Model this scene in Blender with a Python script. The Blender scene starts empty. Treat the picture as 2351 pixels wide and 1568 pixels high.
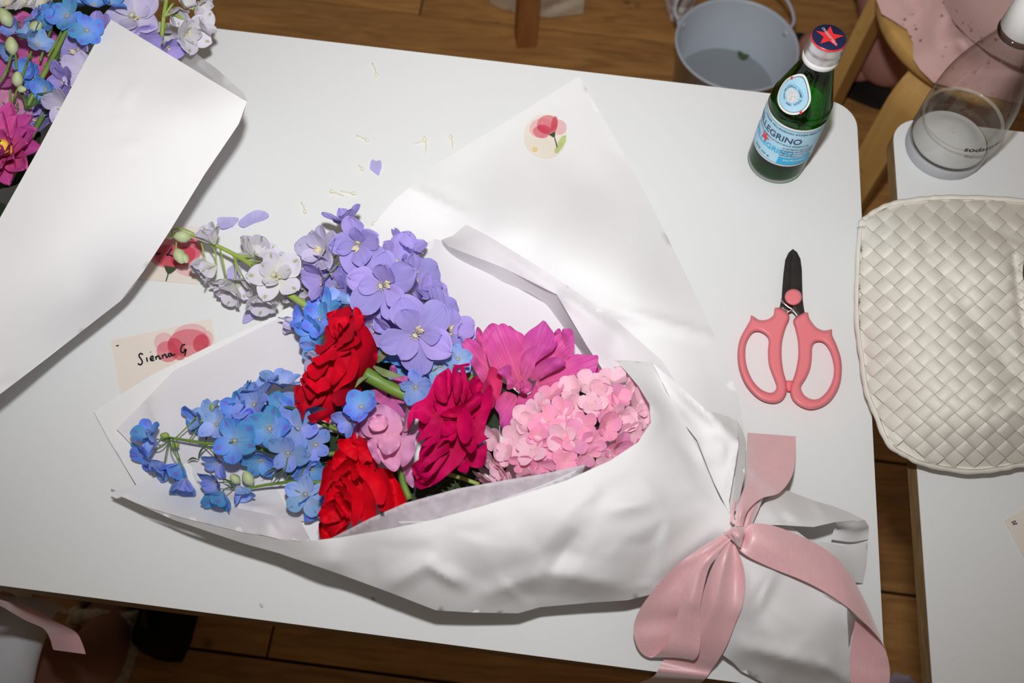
import bpy, math, random
import numpy as np
from mathutils import Vector, Matrix
from mathutils.geometry import delaunay_2d_cdt
random.seed(7); RNG = np.random.default_rng(7)
SC = bpy.context.scene
COL = SC.collection

# ------------------------------------------------------------------ camera, light, exposure
TZ = 0.72            # table top height
H = 0.80             # lens height above the table top
FPX, CX, CY = 2286.0, 1175.5, 784.0
N_ = np.array([-0.03561047, 0.4598872, 0.88726302])      # straight down, in camera axes (x right, y down, z forward)
FW = np.array([0.06849844, -0.88461496, 0.46126385])
RT = np.array([0.99701548, 0.07720196, 0.0])
CAMP = Vector((0, 0, TZ + H))
def cvec(x, y, z):
    """image-space vector (x right, y up, z toward the lens) -> world"""
    d = np.array([x, -y, -z]); return Vector((d @ RT, d @ FW, -(d @ N_)))
cam = bpy.data.cameras.new('camera'); camo = bpy.data.objects.new('camera', cam); COL.objects.link(camo)
X_, Y_, Z_ = cvec(1, 0, 0), cvec(0, 1, 0), cvec(0, 0, 1)
camo.matrix_world = Matrix(((X_.x, Y_.x, Z_.x, CAMP.x), (X_.y, Y_.y, Z_.y, CAMP.y), (X_.z, Y_.z, Z_.z, CAMP.z), (0, 0, 0, 1)))
cam.sensor_width = 36.0; cam.lens = 36.0 * FPX / 2351.0; cam.clip_start = 0.02
cam.dof.use_dof = True; cam.dof.focus_distance = 0.86; cam.dof.aperture_fstop = 7.0
SC.camera = camo
w = bpy.data.worlds.new('room_light'); SC.world = w; w.use_nodes = True
w.node_tree.nodes['Background'].inputs[0].default_value = (1.0, 0.87, 0.72, 1)
w.node_tree.nodes['Background'].inputs[1].default_value = 0.20
fl = bpy.data.lights.new('flash', 'AREA'); fl.shape = 'DISK'; fl.size = 0.05; fl.energy = 4.7; fl.spread = math.radians(115); fl.color = (0.985, 0.99, 1.0)
flo = bpy.data.objects.new('flash', fl); COL.objects.link(flo)
fp = CAMP + Y_ * 0.17
flo.location = fp
flo.rotation_euler = (Vector((-0.03, 0.95, TZ)) - fp).to_track_quat('-Z', 'Y').to_euler()
SC.view_settings.view_transform = 'Standard'; SC.view_settings.look = 'None'
SC.view_settings.exposure = 0.0; SC.view_settings.gamma = 1.0
SC.view_settings.use_curve_mapping = False
SC.cycles.use_denoising = True
SC.cycles.max_bounces = 10; SC.cycles.transparent_max_bounces = 24
SC.cycles.caustics_reflective = False

# ------------------------------------------------------------------ pixel -> place
def ray(u, v):
    d = np.array([u - CX, v - CY, FPX]); return Vector((d @ RT, d @ FW, -(d @ N_))) / (d @ N_)
HSC = 1.0
def P(u, v, h=0.0):            # h metres above the table top
    return CAMP + ray(u, v) * (H - h * HSC)
def PF(u, v, z=0.0):           # z metres above the floor
    return CAMP + ray(u, v) * (H + TZ - z)
def mpp(u, v, h=0.0):          # metres per pixel there
    d = np.array([u - CX, v - CY, FPX]); return (H - h) / (d @ N_)
def CR(ox, oy, s):             # crop coordinates -> photo pixels
    return lambda pts: [(ox + p[0] / s, oy + p[1] / s) + tuple(p[2:]) for p in pts]
YAW = -0.0519678822
TXA = Vector((math.cos(YAW), math.sin(YAW), 0)); TYA = Vector((-math.sin(YAW), math.cos(YAW), 0))
def TB(x, y, z): return TXA * x + TYA * y + Vector((0, 0, z))

# ------------------------------------------------------------------ object helpers
WP = {}
def link(o, parent=None):
    COL.objects.link(o)
    if parent is not None: o.parent = parent
    return o
def tag(o, label, cat, group=None, kind=None):
    if label: o['label'] = label
    if cat: o['category'] = cat
    if group: o['group'] = group
    if kind: o['kind'] = kind
    return o
def thing(name, loc, label, cat, group=None):
    o = bpy.data.objects.new(name, None); link(o); o.location = loc; o.empty_display_size = 0.02
    WP[o.name] = Vector(loc); return tag(o, label, cat, group)
def mk(name, vs, fs, mat, parent=None, uv=None, smooth=True, thick=0, sub=0, label=None):
    vs = [Vector(v) for v in vs]
    c = Vector((0, 0, 0))
    for v in vs: c += v
    c /= max(1, len(vs))
    me = bpy.data.meshes.new(name)
    me.from_pydata([v - c for v in vs], [], fs); me.validate()
    if uv is not None:
        l = me.uv_layers.new(name='UVMap')
        for lp in me.loops: l.data[lp.index].uv = uv[lp.vertex_index]
    if smooth: me.polygons.foreach_set('use_smooth', [True] * len(me.polygons))
    me.materials.append(mat)
    o = bpy.data.objects.new(name, me); link(o, parent)
    pw = WP.get(parent.name, Vector((0, 0, 0))) if parent else Vector((0, 0, 0))
    o.location = c - pw; WP[o.name] = c
    if thick:
        m = o.modifiers.new('thickness', 'SOLIDIFY'); m.thickness = thick; m.offset = 0
    if sub:
        m = o.modifiers.new('smooth', 'SUBSURF'); m.levels = sub; m.render_levels = sub
    if label: o['label'] = label
    return o
def cr1(pts, n, closed=False):
    """Catmull-Rom resample (arrays of any width)"""
    p = np.array([list(q) for q in pts], float); k = len(p)
    if closed: q = np.vstack([p[-1:], p, p[:2]]); segs = k
    else: q = np.vstack([2 * p[0] - p[1], p, 2 * p[-1] - p[-2]]); segs = k - 1
    out = []
    ts = np.linspace(0, segs, n, endpoint=not closed)
    for t in ts:
        i = min(int(t), segs - 1); f = t - i
        a, b, c, d = q[i], q[i + 1], q[i + 2], q[i + 3]
        out.append(0.5 * (2 * b + (c - a) * f + (2 * a - 5 * b + 4 * c - d) * f * f + (3 * b - a - 3 * c + d) * f ** 3))
    return np.array(out)
def grid(name, G, mat, parent=None, thick=0, flip=False, closed_u=False, smooth=True, label=None):
    nr, nc = len(G), len(G[0]); vs = [Vector(p) for r in G for p in r]; fs = []
    for i in range(nr - 1):
        for j in range(nc if closed_u else nc - 1):
            a, b = i * nc + j, i * nc + (j + 1) % nc; f = (a, b, b + nc, a + nc)
            fs.append(f[::-1] if flip else f)
    uv = [(j / max(1, nc - 1), i / max(1, nr - 1)) for i in range(nr) for j in range(nc)]
    return mk(name, vs, fs, mat, parent, uv, smooth, thick, label=label)
def loft(name, rows, mat, parent=None, nu=40, nv=8, thick=0, place=P, label=None):
    R = [cr1(r, nu) for r in rows]
    G = []
    C = [cr1([r[j] for r in R], nv) for j in range(nu)]
    for i in range(nv): G.append([place(*C[j][i]) for j in range(nu)])
    return grid(name, G, mat, parent, thick, label=label)
def tube(name, pts, rad, mat, parent=None, n=24, sides=8, label=None):
    p = cr1([list(q) for q in pts], n); k = len(pts)
    rr = np.interp(np.linspace(0, 1, n), np.linspace(0, 1, len(rad)), rad) if hasattr(rad, '__len__') else np.full(n, rad)
    G = []; up = Vector((0.13, 0.21, 0.97))
    for i in range(n):
        t = Vector(p[min(i + 1, n - 1)] - p[max(i - 1, 0)])
        if t.length < 1e-9: t = Vector((0, 0, 1))
        t.normalize(); a = t.cross(up)
        if a.length < 0.05: a = t.cross(Vector((1, 0, 0)))
        a.normalize(); b = t.cross(a)
        G.append([Vector(p[i]) + (a * math.cos(x) + b * math.sin(x)) * rr[i] for x in np.linspace(0, 2 * math.pi, sides, endpoint=False)])
    vs = [q for r in G for q in r]; fs = []
    for i in range(n - 1):
        for j in range(sides):
            a, b = i * sides + j, i * sides + (j + 1) % sides; fs.append((a, b, b + sides, a + sides))
    fs.append(tuple(range(sides))[::-1]); fs.append(tuple(range((n - 1) * sides, n * sides)))
    return mk(name, vs, fs, mat, parent, label=label)
def ptube(name, pts, rpx, mat, parent=None, n=20, sides=7):
    """tube from (u,v,h) points, radius in pixels"""
    w_ = [P(*q) for q in pts]; m = mpp(*pts[len(pts) // 2])
    r = [x * m for x in rpx] if hasattr(rpx, '__len__') else rpx * m
    return tube(name, w_, r, mat, parent, n, sides)
def lathe(name, prof, mat, parent=None, at=(0, 0, 0), seg=48, smooth=True, cap=False, sub=1, label=None):
    if sub > 1: prof = [tuple(x) for x in cr1(prof, (len(prof) - 1) * sub + 1)]
    G = [[Vector(at) + Vector((r * math.cos(a), r * math.sin(a), z)) for a in np.linspace(0, 2 * math.pi, seg, endpoint=False)] for r, z in prof]
    vs = [q for r in G for q in r]; fs = []
    for i in range(len(G) - 1):
        for j in range(seg):
            a, b = i * seg + j, i * seg + (j + 1) % seg; fs.append((a, b, b + seg, a + seg))
    if cap: fs.append(tuple(range(seg))[::-1]); fs.append(tuple(range((len(G) - 1) * seg, len(G) * seg)))
    return mk(name, vs, fs, mat, parent, smooth=smooth, label=label)
def inside(poly, x, y):
    p = np.asarray(poly); x0, y0 = p[:, 0], p[:, 1]; x1, y1 = np.roll(x0, -1), np.roll(y0, -1)
    x = np.asarray(x)[:, None]; y = np.asarray(y)[:, None]
    c = ((y0 > y) != (y1 > y)) & (x < (x1 - x0) * (y - y0) / np.where(y1 == y0, 1e-9, y1 - y0) + x0)
    return c.sum(1) % 2 == 1
def bdist(polys, x, y):
    best = np.full(len(x), 1e9)
    for p in polys:
        p = np.asarray(p, float)[:, :2]; a = p; b = np.roll(p, -1, 0); ab = b - a; L = (ab ** 2).sum(1) + 1e-12
        q = np.stack([x, y], 1)[:, None, :]
        t = np.clip(((q - a) * ab).sum(2) / L, 0, 1)
        best = np.minimum(best, np.sqrt(((q - a - t[..., None] * ab) ** 2).sum(2)).min(1))
    return best
def tri(outline, step, holes=(), extra=()):
    """triangulated polygon in pixel space -> (pts Nx2, tris, n_boundary)"""
    def dens(poly):
        p = np.asarray(poly, float)[:, :2]; o = []
        for i in range(len(p)):
            a, b = p[i], p[(i + 1) % len(p)]; k = max(1, int(round(np.linalg.norm(b - a) / step)))
            for j in range(k): o.append(a + (b - a) * j / k)
        return np.array(o)
    loops = [dens(outline)] + [dens(h) for h in holes]
    pts = []; edges = []
    for L in loops:
        s = len(pts); pts += [tuple(q) for q in L]; edges += [(s + i, s + (i + 1) % len(L)) for i in range(len(L))]
    nb = len(pts)
    lo = loops[0].min(0); hi = loops[0].max(0)
    gx, gy = [], []
    r = 0; y = lo[1]
    while y < hi[1]:
        x = lo[0] + (step / 2 if r % 2 else 0)
        while x < hi[0]: gx.append(x); gy.append(y); x += step
        y += step * 0.866; r += 1
    gx, gy = np.array(gx), np.array(gy)
    if len(gx):
        m = inside(loops[0], gx, gy)
        for hl in loops[1:]: m &= ~inside(hl, gx, gy)
        m &= bdist(loops, gx, gy) > step * 0.45
        pts += list(zip(gx[m], gy[m]))
    pts += [tuple(e[:2]) for e in extra]
    ov, oe, of, *_ = delaunay_2d_cdt([Vector(p) for p in pts], edges, [], 0, 1e-4)
    V = np.array([(v.x, v.y) for v in ov]); F = np.array([tuple(f) for f in of])
    c = V[F].mean(1); m = inside(loops[0], c[:, 0], c[:, 1])
    for hl in loops[1:]: m &= ~inside(hl, c[:, 0], c[:, 1])
    return V, F[m], loops
def tps(ctrl):
    """thin-plate height field from (u,v,h) points"""
    c = np.array(ctrl, float); s = 300.0; X = c[:, :2] / s; n = len(X)
    def ph(d2): return np.where(d2 > 0, 0.5 * d2 * np.log(np.maximum(d2, 1e-12)), 0)
    D = ((X[:, None] - X[None]) ** 2).sum(2)
    A = np.zeros((n + 3, n + 3)); A[:n, :n] = ph(D) + np.eye(n) * 1e-3; A[:n, n] = 1; A[:n, n + 1:] = X; A[n, :n] = 1; A[n + 1:, :n] = X.T
    b = np.zeros(n + 3); b[:n] = c[:, 2]; w = np.linalg.solve(A, b)
    def f(u, v):
        q = np.stack([u, v], 1) / s; D = ((q[:, None] - X[None]) ** 2).sum(2)
        return ph(D) @ w[:n] + w[n] + q @ w[n + 1:]
    return f
def vnoise(u, v, sc, seed=0):
    r = np.random.default_rng(seed); T = r.random((64, 64)) * 2 - 1
    x, y = np.asarray(u) / sc + 100, np.asarray(v) / sc + 100; i, j = np.floor(x).astype(int), np.floor(y).astype(int)
    fx, fy = x - i, y - j; fx = fx * fx * (3 - 2 * fx); fy = fy * fy * (3 - 2 * fy)
    g = lambda a, b: T[a % 64, b % 64]
    return (g(i, j) * (1 - fx) + g(i + 1, j) * fx) * (1 - fy) + (g(i, j + 1) * (1 - fx) + g(i + 1, j + 1) * fx) * fy
def crumple(u, v, sc, seed):
    """faceted fold field: random heights on scattered points, linear in between"""
    u, v = np.asarray(u, float), np.asarray(v, float); r = np.random.default_rng(seed)
    lo = (u.min() - sc, v.min() - sc); hi = (u.max() + sc, v.max() + sc)
    n = max(12, int((hi[0] - lo[0]) * (hi[1] - lo[1]) / sc ** 2))
    pts = [(lo[0], lo[1]), (hi[0], lo[1]), (hi[0], hi[1]), (lo[0], hi[1])] + [tuple(p) for p in r.uniform(lo, hi, (n, 2))]
    ov, oe, of, *_ = delaunay_2d_cdt([Vector(p) for p in pts], [], [], 0, 1e-4)
    z = r.random(len(ov)); out = np.full(len(u), .45)
    for f in of:
        (a, b, c) = [np.array((ov[i].x, ov[i].y)) for i in f]
        d = (b[1] - c[1]) * (a[0] - c[0]) + (c[0] - b[0]) * (a[1] - c[1])
        l1 = ((b[1] - c[1]) * (u - c[0]) + (c[0] - b[0]) * (v - c[1])) / d; l2 = ((c[1] - a[1]) * (u - c[0]) + (a[0] - c[0]) * (v - c[1])) / d
        m = (l1 >= -1e-6) & (l2 >= -1e-6) & (l1 + l2 <= 1 + 1e-6)
        out[m] = (l1 * z[f[0]] + l2 * z[f[1]] + (1 - l1 - l2) * z[f[2]])[m]
    return out
def sheet(name, outline, inner, mat, parent, step=14, wr=0.0, wsc=90, seed=1, creases=(), hmin=0.0012, thick=0, smooth=0, place=P, label=None, over=None):
    """a sheet of paper or cloth: outline and inner points carry heights"""
    oc = outline
    if smooth: oc = [tuple(q) for q in cr1(outline, smooth, True)]
    V, F, _ = tri(oc, step)
    f = tps(list(outline) + list(inner)); h = f(V[:, 0], V[:, 1])
    if wr:
        d = np.clip(bdist([oc], V[:, 0], V[:, 1]) / 40, 0.15, 1)
        h = h + wr * (crumple(V[:, 0], V[:, 1], wsc, seed) - .45) * d
    for (x0, y0, x1, y1, amp, wd) in creases:
        a = np.array([x0, y0]); ab = np.array([x1 - x0, y1 - y0]); L = ab @ ab
        q = V - a; t = np.clip((q @ ab) / L, 0, 1); dd = np.sqrt(((q - t[:, None] * ab) ** 2).sum(1))
        h = h + amp * np.clip(1 - dd / wd, 0, 1) ** 1.3 * np.sin(np.pi * np.clip(t * .9 + .05, 0, 1)) ** .5
    if hmin is not None: h = np.maximum(h, hmin)
    if over:                      # cloth lying on a round seat: (centre, radius, height)
        for k in range(len(h)):
            for _ in range(3):
                q = place(V[k][0], V[k][1], h[k])
                if (q - over[0]).to_2d().length < over[1]: h[k] = max(h[k], over[2])
    vs = [place(a, b, c) for (a, b), c in zip(V, h)]
    lo, hi = V.min(0), V.max(0); uv = (V - lo) / (hi - lo)
    return mk(name, vs, [tuple(int(k) for k in t[::-1]) for t in F], mat, parent, [tuple(x) for x in uv], True, thick, label=label)
def inflate(name, outline, mat, parent, h0, h1, rnd, holes=(), step=6, place=P, smooth=True, label=None, dome=0):
    """solid plate with rounded rims; h0 bottom, h1 top, rnd rounding in px"""
    V, F, loops = tri(outline, step, holes)
    d = bdist(loops, V[:, 0], V[:, 1]); t = np.clip(d / rnd, 0, 1); k = np.sqrt(1 - (1 - t) ** 2)
    if dome: k = k * (1 - dome) + dome * np.clip(d / d.max(), 0, 1) ** .7
    mid = (h0 + h1) / 2; n = len(V)
    vs = [place(a, b, mid + (h1 - mid) * q) for (a, b), q in zip(V, k)] + [place(a, b, mid + (h0 - mid) * q) for (a, b), q in zip(V, k)]
    fs = [tuple(int(x) for x in f[::-1]) for f in F] + [tuple(int(x) + n for x in f) for f in F]
    o = mk(name, vs, fs, mat, parent, smooth=smooth, label=label)
    import bmesh
    bm = bmesh.new(); bm.from_mesh(o.data); bmesh.ops.remove_doubles(bm, verts=bm.verts, dist=1e-6); bmesh.ops.recalc_face_normals(bm, faces=bm.faces); bm.to_mesh(o.data); bm.free()
    return o
def box(name, c, ax, ay, sz, mat, parent=None, bev=0.0, label=None):
    """box centred at c; half sizes sz along ax, ay, up"""
    az = Vector((0, 0, 1)); vs = []
    for k in (-1, 1):
        for (i, j) in ((-1, -1), (1, -1), (1, 1), (-1, 1)): vs.append(Vector(c) + ax * sz[0] * i + ay * sz[1] * j + az * sz[2] * k)
    o = mk(name, vs, [(3, 2, 1, 0), (4, 5, 6, 7), (0, 1, 5, 4), (1, 2, 6, 5), (2, 3, 7, 6), (3, 0, 4, 7)], mat, parent, smooth=False, label=label)
    if bev: m = o.modifiers.new('bevel', 'BEVEL'); m.width = bev; m.segments = 2
    return o
def textmesh(s, size):
    cu = bpy.data.curves.new('t', 'FONT'); cu.body = s; cu.size = size; cu.align_x = 'LEFT'; cu.offset = size * .018
    o = bpy.data.objects.new('t', cu); COL.objects.link(o)
    bpy.context.view_layer.update()
    me = bpy.data.meshes.new_from_object(o.evaluated_get(bpy.context.evaluated_depsgraph_get()))
    vs = [(v.co.x, v.co.y) for v in me.vertices]; fs = [tuple(p.vertices) for p in me.polygons]
    bpy.data.objects.remove(o); bpy.data.curves.remove(cu); bpy.data.meshes.remove(me)
    return vs, fs

# ------------------------------------------------------------------ materials
def nmat(name):
    m = bpy.data.materials.new(name); m.use_nodes = True; nt = m.node_tree
    return m, nt, nt.nodes['Principled BSDF'], nt.nodes['Material Output']
def c4(c): return (c[0], c[1], c[2], 1)
def M(name, col, rough=.5, spec=.4, metal=0, noise=None, bump=None, transl=0, alpha=1, sheen=0, aniso=0, coord='Object', stretch=None):
    m, nt, b, out = nmat(name); N = nt.nodes; L = nt.links
    b.inputs['Base Color'].default_value = c4(col); b.inputs['Roughness'].default_value = rough
    b.inputs['Specular IOR Level'].default_value = spec; b.inputs['Metallic'].default_value = metal
    if sheen: b.inputs['Sheen Weight'].default_value = sheen
    tc = N.new('ShaderNodeTexCoord'); src = tc.outputs[coord]
    if stretch:
        mp = N.new('ShaderNodeMapping'); mp.inputs['Scale'].default_value = stretch; L.new(src, mp.inputs['Vector']); src = mp.outputs[0]
    csock = None
    if noise:
        t = N.new('ShaderNodeTexNoise'); t.inputs['Scale'].default_value = noise[0]; t.inputs['Detail'].default_value = 5; L.new(src, t.inputs['Vector'])
        r = N.new('ShaderNodeValToRGB'); r.color_ramp.elements[0].position = .3; r.color_ramp.elements[1].position = .7
        r.color_ramp.elements[0].color = c4(noise[1]); r.color_ramp.elements[1].color = c4(col)
        L.new(t.outputs['Fac'], r.inputs['Fac']); L.new(r.outputs[0], b.inputs['Base Color']); csock = r.outputs[0]
    if bump:
        t = N.new('ShaderNodeTexNoise'); t.inputs['Scale'].default_value = bump[0]; t.inputs['Detail'].default_value = 4; L.new(src, t.inputs['Vector'])
        bp = N.new('ShaderNodeBump'); bp.inputs['Strength'].default_value = bump[1]; bp.inputs['Distance'].default_value = .002
        L.new(t.outputs['Fac'], bp.inputs['Height']); L.new(bp.outputs[0], b.inputs['Normal'])
    sh = b.outputs[0]
    if transl:
        tl = N.new('ShaderNodeBsdfTranslucent'); tl.inputs['Color'].default_value = c4(col)
        if csock: L.new(csock, tl.inputs['Color'])
        mx = N.new('ShaderNodeMixShader'); mx.inputs[0].default_value = transl; L.new(sh, mx.inputs[1]); L.new(tl.outputs[0], mx.inputs[2]); sh = mx.outputs[0]
    if alpha < 1:
        tr = N.new('ShaderNodeBsdfTransparent'); mx = N.new('ShaderNodeMixShader'); mx.inputs[0].default_value = alpha
        L.new(tr.outputs[0], mx.inputs[1]); L.new(sh, mx.inputs[2]); sh = mx.outputs[0]
    L.new(sh, out.inputs['Surface']); return m
def PM(name, base, tip, vein, vamt=.35, mid=None, transl=.22, spot=None, rough=.7, vary=.12, pos=(.05, .75), hue=1):
    """petal: colour runs from claw to rim along UV.y, veins across UV.x"""
    m, nt, b, out = nmat(name); N = nt.nodes; L = nt.links
    uv = N.new('ShaderNodeTexCoord'); sp = N.new('ShaderNodeSeparateXYZ'); L.new(uv.outputs['UV'], sp.inputs[0])
    r = N.new('ShaderNodeValToRGB'); e = r.color_ramp.elements
    e[0].position = pos[0]; e[0].color = c4(base); e[1].position = pos[1]; e[1].color = c4(tip)
    if mid: x = e.new((pos[0] + pos[1]) / 2); x.color = c4(mid)
    L.new(sp.outputs['Y'], r.inputs['Fac']); col = r.outputs[0]
    mp = N.new('ShaderNodeMapping'); mp.inputs['Scale'].default_value = (22, 1.6, 1); L.new(uv.outputs['UV'], mp.inputs['Vector'])
    t = N.new('ShaderNodeTexNoise'); t.inputs['Scale'].default_value = 1; t.inputs['Detail'].default_value = 3; L.new(mp.outputs[0], t.inputs['Vector'])
    vr = N.new('ShaderNodeValToRGB'); vr.color_ramp.elements[0].position = .48; vr.color_ramp.elements[1].position = .72
    vr.color_ramp.elements[0].color = (0, 0, 0, 1); vr.color_ramp.elements[1].color = (vamt, vamt, vamt, 1); L.new(t.outputs['Fac'], vr.inputs['Fac'])
    mx = N.new('ShaderNodeMixRGB'); L.new(vr.outputs[0], mx.inputs[0]); L.new(col, mx.inputs[1]); mx.inputs[2].default_value = c4(vein); col = mx.outputs[0]
    if spot:
        d = N.new('ShaderNodeVectorMath'); d.operation = 'DISTANCE'; L.new(uv.outputs['UV'], d.inputs[0]); d.inputs[1].default_value = (.5, spot[1], 0)
        s = N.new('ShaderNodeMapRange'); s.inputs[1].default_value = spot[2]; s.inputs[2].default_value = spot[2] * .4; s.inputs[3].default_value = 0; s.inputs[4].default_value = spot[3]
        L.new(d.outputs['Value'], s.inputs[0]); mx = N.new('ShaderNodeMixRGB'); L.new(s.outputs[0], mx.inputs[0]); L.new(col, mx.inputs[1]); mx.inputs[2].default_value = c4(spot[0]); col = mx.outputs[0]
    oi = N.new('ShaderNodeObjectInfo'); hs = N.new('ShaderNodeHueSaturation')
    vm = N.new('ShaderNodeMapRange'); vm.inputs[3].default_value = 1 - vary; vm.inputs[4].default_value = 1 + vary; L.new(oi.outputs['Random'], vm.inputs[0]); L.new(vm.outputs[0], hs.inputs['Value'])
    hm = N.new('ShaderNodeMapRange'); hm.inputs[3].default_value = .5 - vary * .1 * hue; hm.inputs[4].default_value = .5 + vary * .1 * hue; L.new(oi.outputs['Random'], hm.inputs[0]); L.new(hm.outputs[0], hs.inputs['Hue'])
    L.new(col, hs.inputs['Color']); col = hs.outputs[0]
    L.new(col, b.inputs['Base Color']); b.inputs['Roughness'].default_value = rough; b.inputs['Specular IOR Level'].default_value = .15
    bp = N.new('ShaderNodeBump'); bp.inputs['Strength'].default_value = .25; bp.inputs['Distance'].default_value = .001; L.new(t.outputs['Fac'], bp.inputs['Height']); L.new(bp.outputs[0], b.inputs['Normal'])
    tl = N.new('ShaderNodeBsdfTranslucent'); L.new(col, tl.inputs['Color'])
    ms = N.new('ShaderNodeMixShader'); ms.inputs[0].default_value = transl; L.new(b.outputs[0], ms.inputs[1]); L.new(tl.outputs[0], ms.inputs[2]); L.new(ms.outputs[0], out.inputs['Surface'])
    return m
def thinglass(name, tint, gl=.06, rough=.02, edge=None):
    """clear wall: tinted transparency with a fresnel gloss"""
    m, nt, b, out = nmat(name); N = nt.nodes; L = nt.links; N.remove(b)
    tr = N.new('ShaderNodeBsdfTransparent'); tr.inputs[0].default_value = c4(tint)
    if edge:
        lw0 = N.new('ShaderNodeLayerWeight'); lw0.inputs[0].default_value = .45; mc = N.new('ShaderNodeMixRGB'); mc.inputs[1].default_value = c4(tint); mc.inputs[2].default_value = c4(edge)
        L.new(lw0.outputs['Facing'], mc.inputs[0]); L.new(mc.outputs[0], tr.inputs[0])
    g = N.new('ShaderNodeBsdfGlossy'); g.inputs['Roughness'].default_value = rough
    lw = N.new('ShaderNodeLayerWeight'); lw.inputs[0].default_value = .5; pw = N.new('ShaderNodeMath'); pw.operation = 'POWER'; pw.inputs[1].default_value = 4; L.new(lw.outputs['Facing'], pw.inputs[0])
    fr = N.new('ShaderNodeMapRange'); fr.inputs[3].default_value = .04; fr.inputs[4].default_value = .7; L.new(pw.outputs[0], fr.inputs[0])
    mx = N.new('ShaderNodeMixShader'); L.new(fr.outputs[0], mx.inputs[0]); L.new(tr.outputs[0], mx.inputs[1]); L.new(g.outputs[0], mx.inputs[2]); L.new(mx.outputs[0], out.inputs['Surface'])
    return m

PAPER = M('white_wrapping_paper', (.83, .825, .83), .95, .05, transl=.06, bump=(55, .12))
TISSUE = M('white_tissue', (.84, .81, .84), .9, .06, transl=.22, bump=(120, .15))
TISSUE_THIN = M('thin_tissue', (.82, .76, .80), .7, .2, noise=(160, (.66, .60, .66)), transl=.2, alpha=.80)
LAM = M('white_laminate', (.745, .755, .755), .5, .3, bump=(900, .03))
SATIN = M('pink_satin', (.86, .50, .53), .46, 1.0, sheen=.8, noise=(700, (.80, .44, .47)), stretch=(1, .12, 1))
SATIN.node_tree.nodes['Principled BSDF'].inputs['Anisotropic'].default_value = .6
SATIN.node_tree.nodes['Principled BSDF'].inputs['Coat Weight'].default_value = .0
SATIN.node_tree.nodes['Principled BSDF'].inputs['Coat Roughness'].default_value = .22
GREEN = M('stem_green', (.19, .30, .045), .45, .4, noise=(30, (.10, .20, .03)))
PALEGREEN = M('pale_stem_green', (.36, .46, .10), .5, .4, noise=(40, (.25, .36, .07)))
LEAF = M('leaf_green', (.10, .17, .05), .5, .35, noise=(60, (.05, .10, .03)), transl=.1)
SHADELEAF = M('shade_filler_leaf', (.018, .035, .015), .55, .3)  # leaf colour taken near black to paint the shade between blooms
SEPAL = M('sepal_green', (.22, .27, .12), .6, .3, noise=(80, (.13, .18, .06)))
EYE = M('cream_floret_eye', (.85, .80, .58), .6, .3, noise=(300, (.45, .36, .16)))
EYED = M('dark_stamens', (.16, .17, .16), .6, .3, noise=(500, (.70, .68, .55)))
BUD = M('pale_bud', (.66, .72, .48), .5, .4, noise=(60, (.48, .58, .24)), transl=.15)
LAV = PM('lavender_petal', (.40, .32, .66), (.42, .35, .78), (.24, .18, .60), .45)
LAVP = PM('pale_lavender_petal', (.66, .62, .72), (.56, .51, .74), (.42, .36, .66), .35, spot=((.30, .34, .10), .86, .09, .55))
WHT = PM('white_delphinium_petal', (.72, .74, .60), (.70, .67, .78), (.56, .50, .70), .3, spot=((.36, .40, .08), .84, .13, .85))
BLU = PM('blue_petal', (.28, .48, .84), (.11, .32, .82), (.06, .20, .68), .4, spot=((.24, .10, .52), .78, .2, .55), vary=.25)
BLUP = PM('pale_blue_petal', (.46, .58, .84), (.28, .46, .86), (.16, .30, .72), .4, spot=((.20, .22, .40), .82, .09, .7), vary=.2)
PURB = PM('periwinkle_petal', (.36, .44, .78), (.22, .34, .80), (.16, .20, .64), .4, spot=((.14, .14, .34), .8, .1, .6), vary=.2)
RED = PM('red_rose_petal', (.42, .0, .014), (.62, .0, .016), (.48, .0, .012), .25, transl=.05, vary=.14, hue=0)
RED2 = PM('scarlet_rose_petal', (.52, .0, .012), (.70, .0, .012), (.56, .0, .010), .25, transl=.05, vary=.12, hue=0)
CRIM = PM('crimson_rose_petal', (.40, .0, .05), (.56, .0, .10), (.40, .0, .045), .3, transl=.05, vary=.16, hue=0)
MAG = PM('magenta_dahlia_petal', (.56, .08, .22), (.62, .07, .36), (.86, .34, .52), .35, mid=(.70, .10, .34), transl=.18, vary=.12)
HYD = PM('pink_hydrangea_petal', (.92, .40, .55), (.93, .38, .59), (.78, .22, .44), .4, transl=.25, vary=.12)
HYDP = PM('pale_pink_hydrangea_petal', (.93, .58, .68), (.93, .58, .70), (.80, .36, .52), .4, transl=.25, vary=.08)
LIS = PM('mauve_rose_petal', (.80, .34, .52), (.78, .36, .62), (.66, .24, .48), .25, transl=.2, vary=.1)
STOCK = PM('pink_stock_petal', (.66, .14, .36), (.62, .16, .44), (.45, .06, .28), .3, transl=.15, vary=.2)
INK = M('black_ink', (.012, .012, .014), .4, .4)

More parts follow.
